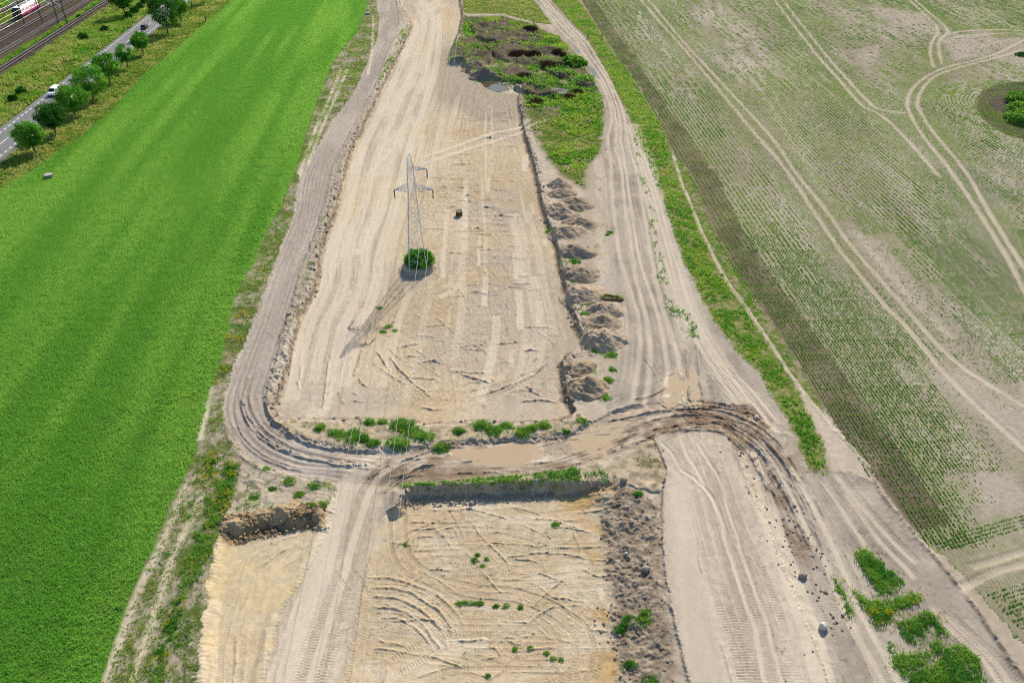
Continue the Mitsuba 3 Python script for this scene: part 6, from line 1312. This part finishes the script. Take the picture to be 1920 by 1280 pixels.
# ---------------------------------------------------------------- trees and shrubs
def leaves(c, r, n, size, rr, flat=0.8):
    """A clump: small kinked leaf sprays filling a ball."""
    d = rr.normal(size=(n, 3)); d /= np.linalg.norm(d, axis=1, keepdims=True)
    p = c + d * (r * rr.uniform(0.35, 1.0, n) ** 0.6)[:, None] * [1, 1, flat]
    nrm = d + rr.normal(0, 0.7, (n, 3)) + [0, 0, 0.5]
    nrm /= np.linalg.norm(nrm, axis=1, keepdims=True)
    a_ = np.cross(nrm, rr.normal(size=(n, 3))); a_ /= np.linalg.norm(a_, axis=1, keepdims=True) + 1e-9
    b_ = np.cross(nrm, a_)
    s_ = (size * rr.uniform(0.6, 1.3, n))[:, None]
    v = np.stack([p - a_ * s_, p + b_ * s_ * 0.55 + nrm * s_ * 0.15, p + a_ * s_, p - b_ * s_ * 0.55 + nrm * s_ * 0.15], 1).reshape(-1, 3)
    i = np.arange(n)[:, None] * 4
    return v, np.vstack([i + [0, 1, 2], i + [0, 2, 3]])

def tree(x, y, h, wid, trunk_h, label, mat='tree_leaf', seed=0, group=None, n_cl=105, per=54, size=0.24):
    rr = np.random.default_rng(seed + 900)
    z = z1(x, y)
    k = numbered('roadside_tree'); tag(k, label, 'tree', group)
    wob = rr.uniform(0, 6)
    R, zc = wid / 2, z + trunk_h + (h - trunk_h) * 0.5
    Hh = (h - trunk_h) / 2
    top = np.array([x + rr.normal(0, 0.15), y + rr.normal(0, 0.15), z + trunk_h + 0.3])
    m = [bar((x, y, z - 0.2), (x, y, z + 0.5), 0.26, 0.2, 9), bar((x, y, z + 0.5), top, 0.2, 0.15, 9), bar(top, top + [0, 0, Hh * 1.1], 0.15, 0.05, 7)]
    cl = []
    for i in range(n_cl):
        d = rr.normal(size=3); d /= np.linalg.norm(d)
        rad = rr.uniform(0.3, 1.0) ** 0.4
        p = np.array([x + d[0] * R * rad * 0.86, y + d[1] * R * rad * 0.86, zc + d[2] * Hh * rad * 0.86])
        w_ = 0.88 + 0.55 * fb(np.array(d[0] * 1.6 + seed + wob), np.array(d[1] * 2 + d[2]), seed, 2)
        p = np.array([x, y, zc]) + (p - [x, y, zc]) * w_
        if i % 5 == 0:
            m.append(bar(top + [0, 0, rr.uniform(0, Hh * 0.8)], top * 0.35 + p * 0.65, 0.07, 0.025, 5))
        cl.append(leaves(p, R * rr.uniform(0.2, 0.38), per, size * (0.8 + 0.03 * wid), rr))
    put('trunk', merge(m), 'bark', k, smooth=40)
    put('crown', merge(cl), mat, k)

def tree_px(base, w_m, h, th, label, mat, seed, grp='trees along the road', **kw):
    tree(base[0], base[1], h, w_m, th, label, mat, seed, grp, **kw)
tree_px([[-115.17,184.09]][0], 6.6, 7.6, 2.0, 'round leafy tree by the road, nearest of the row at the left edge', 'tree_leaf', 1)
tree_px([[-116.12,196.79]][0], 6.6, 7.8, 1.9, 'dark rounded tree by the road, second from the left edge, below the van', 'dark_tree_leaf', 2)
tree_px([[-117.48,210.94]][0], 7.6, 7.6, 2.0, 'wide flat-topped tree just right of the white van', 'tree_leaf', 3)
tree_px([[-118.28,223.97]][0], 8.8, 9.6, 2.2, 'largest broad green tree in the middle of the roadside row', 'tree_leaf', 4, n_cl=95)
tree_px([[-119.94,239.41]][0], 6.6, 8.4, 2.2, 'tree partly behind the largest one in the roadside row', 'tree_leaf', 5)
tree_px([[-120.61,254.34]][0], 5.6, 7.2, 2.2, 'open-crowned tree with a crooked trunk left of the small round one', 'tree_leaf', 6, n_cl=55)
tree_px([[-121.81,270.26]][0], 5.2, 7.2, 2.2, 'small round tree on the verge below the black car', 'tree_leaf', 7)
tree_px([[-123.93,299.06]][0], 9.4, 13.0, 3.2, 'tallest very dark tree by the road right of the car', 'dark_tree_leaf', 8, n_cl=120)
tree_px([[-124.31,314.24]][0], 6.4, 9.0, 2.6, 'light green tree half hidden behind the tallest dark tree', 'tree_leaf', 9)
tree_px([[-149.26,324.52]][0], 8.6, 10.0, 3.0, 'dark tree standing alone between railway and road at the top', 'dark_tree_leaf', 10, grp=None, n_cl=90)
tree_px([[-125.98,345.95]][0], 5.0, 8.0, 2.4, 'tree at the far end of the row, cut by the top edge', 'tree_leaf', 11)
tree_px([[-127.29,335.41]][0], 2.2, 6.0, 2.2, 'thin sparse sapling beside the road near the top', 'tree_leaf', 12, n_cl=12, per=18)
def bush(x, y, r, h, label, mat='shrub_leaf', seed=0, grp=None, name='bush', cat='bush', per=50, size=0.16, n_cl=None):
    rr = np.random.default_rng(seed + 1200)
    z = z1(x, y)
    k = numbered(name); tag(k, label, cat, grp)
    cl, st = [], []
    n_cl = n_cl or int(16 + r * r * 5)
    for i in range(n_cl):
        a_, q_ = rr.uniform(0, 2 * math.pi), rr.uniform(0, 1) ** 0.5
        e = math.sqrt(max(1 - q_ * q_, 0.05))
        p = np.array([x + r * 0.82 * q_ * math.cos(a_), y + r * 0.82 * q_ * math.sin(a_), z + h * rr.uniform(0.35, 0.85) * e + 0.1])
        cl.append(leaves(p, min(r, h) * rr.uniform(0.25, 0.42), per, size * rr.uniform(0.8, 1.2), rr))
        if i % 3 == 0: st.append(bar((x + (p[0] - x) * 0.2, y + (p[1] - y) * 0.2, z - 0.1), p, 0.035, 0.012, 4))
    put('foliage', merge(cl), mat, k)
    put('stem', merge(st), 'bark', k)
bush(PYLON[0] + 0.35, PYLON[1] + 0.9, 2.9, 2.6, 'dense green shrub growing round the foot of the pylon', 'shrub_leaf', 1, name='shrub', cat='shrub', n_cl=95, per=60, size=0.2)
c = [[19.43,259.67]][0]
bush(c[0], c[1], 5.0, 2.4, 'bright leafy thicket at the right of the overgrown ground', 'weed_leaf', 2, name='thicket', cat='thicket', n_cl=90, per=50, size=0.42)
BL = [('157,70', 1.9, 2.2, 'round dark bush alone in the meadow below the catenary masts'), ('197,56', 1.6, 2.0, 'bush in the tree shadow right of the lone meadow bush'), ('41,176', 1.6, 2.3, 'dark upright bush, right one of the pair left of the van'), ('26,190', 1.5, 2.0, 'dark upright bush, left one of the pair left of the van'), ('241,32', 1.8, 2.2, 'bush at the foot of the lone dark tree'), ('252,24', 2.0, 2.8, 'dark bush right of the lone dark tree'), ('262,17', 1.8, 2.4, 'second dark bush right of the lone dark tree'), ('272,8', 2.0, 2.8, 'third dark bush right of the lone dark tree near the top'), ('147,35', 1.2, 1.0, 'small bush on the grass strip between the tracks')]
BPX = [[-150.65,290.84],[-147.90,302.15],[-141.25,229.25],[-140.11,222.56],[-147.53,322.77],[-148.05,329.89],[-148.80,337.28],[-149.95,345.95],[-166.41,322.77]]
for i, (b_, c) in enumerate(zip(BL, BPX)):
    bush(c[0], c[1], b_[1], b_[2], b_[3], 'dark_tree_leaf', 10 + i, size=0.2)
for i, c in enumerate([[138.06,212.67],[145.02,220.25],[141.30,220.25],[137.99,207.15],[145.04,213.54],[134.93,205.91]]):
    bush(c[0], c[1], 5.2, 3.0, 'tall green thicket inside the ring of rows at the right edge', 'weed_leaf', 30 + i, 'thicket in the right field', 'thicket', 'thicket', n_cl=50, size=0.3)
c = [[168.18,269.62]][0]
bush(c[0], c[1], 2.6, 0.9, 'low dark plant on the bare patch at the upper right edge', 'dark_tree_leaf', 41)
for i, (px_, r, lab) in enumerate(zip([[6.53,299.06],[2.62,267.71],[15.51,270.26],[13.54,253.76],[3.73,244.76],[15.98,223.97],[18.84,228.28],[6.84,220.25],[6.98,267.08],[11.41,254.93]], (2.6, 3.8, 2.4, 3.8, 2.4, 1.8, 1.9, 2.4, 2.6, 2.4), ('farthest', 'large left', 'upper right', 'largest right', 'one by the pool bank', 'lowest right', 'lower right', 'lowest left', 'middle left', 'middle'))):
    rr = np.random.default_rng(1500 + i)
    z = z1(*px_)
    n_ = int(160 * r)
    a_, q_ = rr.uniform(0, 2 * np.pi, n_), rr.uniform(0, 1, n_) ** 0.6
    bx, by = px_[0] + r * q_ * np.cos(a_), px_[1] + 0.7 * r * q_ * np.sin(a_)
    m = blades(bx, by, zg(bx, by), 1.5 * np.sqrt(np.clip(1.05 - q_ ** 2, 0.05, 1)), 0.14, 3, 0.25, 0.9, rr)
    tag(put('dead_brush', m, 'dead_twig'), 'brown heap of dead brushwood on the overgrown ground, %s one' % lab, 'brushwood', 'heaps of dead brushwood')
# single weeds on bare soil
def weed(c, r, h, label, grp, mat='weed_leaf', seed=0):
    rr = np.random.default_rng(2000 + seed)
    n_ = int(44 + 80 * r)
    a_, q_ = rr.uniform(0, 2 * np.pi, n_), rr.uniform(0, 1, n_) ** 0.6
    lob = 0.55 + 0.75 * vn(np.cos(a_) * 1.7 + seed * 3.3, np.sin(a_) * 1.7 + seed, 170)
    bx, by = c[0] + 1.25 * r * q_ * lob * np.cos(a_), c[1] + r * q_ * lob * np.sin(a_)
    kp = (vn(bx * 2.2, by * 2.2, 171) > 0.12) | (r < 0.95)
    bx, by, q_ = bx[kp], by[kp], q_[kp]
    m = blades(bx, by, zg(bx, by), h * (1.0 - 0.5 * q_) * (0.5 + 0.8 * vn(bx * 2, by * 2, 172)), 0.08, 6, 0.09, 1.2, rr)
    tag(put('weed_clump', m, mat), label, 'weed', grp)
W1 = list(zip([[-15.04,83.36],[-13.65,82.04],[-11.96,80.95],[-21.32,80.95],[-18.55,79.67],[-15.19,79.67],[-9.37,79.04],[-26.28,82.70],[-23.84,81.71],[-19.58,83.81],[-4.18,83.36],[-2.32,82.04],[1.52,81.71],[-17.84,84.04],[-0.73,83.36],[2.92,82.70],[-19.89,80.52],[4.40,83.36],[-7.26,82.04]], (1.7, 1.3, 1.2, 1.7, 0.9, 1.4, 1.0, 0.7, 0.9, 0.7, 1.3, 1.1, 1.2, 0.6, 0.8, 0.7, 0.6, 0.8, 0.7)))
for i, (c, r) in enumerate(W1):
    weed(c, r, 0.55 + 0.25 * r, ['largest tall green weed clump on the strip above the cross road', 'wide green weed clump left of the largest one above the cross road'][0 if i == 0 else 1] if i in (0, 3) else 'green weed clump on the strip above the cross road', None if i in (0, 3) else 'weed clumps above the cross road', seed=i)
for i, (c, r) in enumerate(zip([[12.96,101.06],[15.44,100.07],[15.22,96.34],[14.24,93.83],[13.37,89.67],[9.89,84.15],[7.34,82.04],[7.46,143.67],[14.10,151.76],[18.91,140.88],[10.95,134.26],[11.69,130.09],[13.42,114.81],[12.46,111.80],[16.94,103.98],[19.34,142.03]], (0.6, 0.9, 0.6, 0.8, 0.8, 0.7, 0.5, 0.9, 0.5, 0.4, 1.2, 1.2, 1.2, 0.8, 0.5, 0.5))):
    weed(c, r, 0.5, 'green weed clump on the soil beside the tipped heaps', 'weed clumps beside the heaps', seed=40 + i)
for i, (c, r) in enumerate(zip([[13.76,52.66],[11.59,51.94],[12.41,53.20],[15.63,70.59],[11.92,47.76],[13.81,45.53],[14.28,53.53],[11.99,52.53],[5.28,66.71]], (0.9, 0.6, 0.4, 0.5, 0.6, 0.8, 0.5, 0.4, 0.4))):
    weed(c, r, 0.45, 'green weed clump on the grey clod bank', 'weed clumps on the clod bank', seed=60 + i)
for i, (c, r) in enumerate(zip([[-5.27,55.56],[-4.38,55.42],[-3.51,55.49],[-5.84,55.42],[-1.75,55.14],[-0.58,55.07],[0.87,54.94],[4.22,48.76],[5.03,48.58],[1.94,50.00],[3.58,49.38],[-2.42,46.79],[-4.32,61.30],[-3.37,60.53],[-4.04,62.08],[-2.96,61.46],[0.28,49.82],[-12.60,63.68]], (0.5, 0.6, 0.4, 0.4, 0.4, 0.5, 0.4, 0.35, 0.3, 0.3, 0.3, 0.3, 0.5, 0.4, 0.4, 0.3, 0.3, 0.3))):
    weed(c, r * 0.75, 0.24, 'small green weed on the floor of the middle digging', 'weeds in the middle digging', seed=80 + i)
for i, (c, r) in enumerate(zip([[-31.90,69.83],[-30.04,71.38],[-26.46,70.28],[-24.76,71.66],[-28.32,72.59],[-23.22,68.93],[-24.44,68.49],[-31.63,75.00]], (0.6, 0.5, 0.6, 0.7, 0.8, 0.5, 0.5, 0.5))):
    weed(c, r, 0.4, 'green weed clump on the soil corner left of the low road', 'weed clumps on the left soil corner', seed=110 + i)
for i, (c, r) in enumerate(zip([[-20.22,109.32],[-19.19,108.06],[-22.57,114.90],[-21.07,107.74]], (0.6, 0.5, 0.6, 0.6))):
    weed(c, r, 0.3, 'small green weed beside the pylon shadow', 'weeds beside the pylon shadow', seed=120 + i)
# turf on the slab
p = scatter_in([[TURF[0] + 2.2 * math.cos(t_), TURF[1] + 0.5 + 0.9 * math.sin(t_)] for t_ in np.linspace(0, 2 * math.pi, 20)], 130, rp)
tag(put('turf_grass', blades(p[:, 0], p[:, 1], zg(p[:, 0], p[:, 1]) + 0.4, 0.3, 0.1, 4, 0.08, 1.0, rp), 'dry_leaf', 'turf_slab'), kind='stuff')

TRI = ('triangles', sum(len(meshkit.WRITTEN[d['filename']][1]) for d in scene.values() if d.get('type') == 'ply') / 1e6)

ORD = ['leftmost', 'second from the left', 'third from the left', 'fourth from the left', 'fifth from the left', 'sixth from the left', 'seventh from the left', 'eighth from the left', 'ninth from the left', 'tenth from the left', 'eleventh from the left', 'twelfth from the left', 'thirteenth from the left', 'fourteenth from the left', 'fifteenth from the left', 'sixteenth from the left', 'seventeenth from the left', 'eighteenth from the left', 'nineteenth from the left']
for g in ('soil lumps on the left bank', 'weeds in the middle digging', 'weed clumps above the cross road', 'weed clumps on the clod bank', 'weed clumps beside the heaps', 'thicket in the right field', 'weed clumps on the left soil corner', 'weeds beside the pylon shadow'):
    ks = [k for k in labels if labels[k].get('group') == g]
    def mid(k):
        e = scene.get(k) or scene[k + '__foliage']
        v_ = meshkit.WRITTEN[e['filename']][0]
        return float((v_[:, 0] / (0.82 * v_[:, 1] + 41)).mean())
    for i, k in enumerate(sorted(ks, key=mid)):
        labels[k]['label'] += ', ' + ('rightmost' if i == len(ks) - 1 else ORD[i])
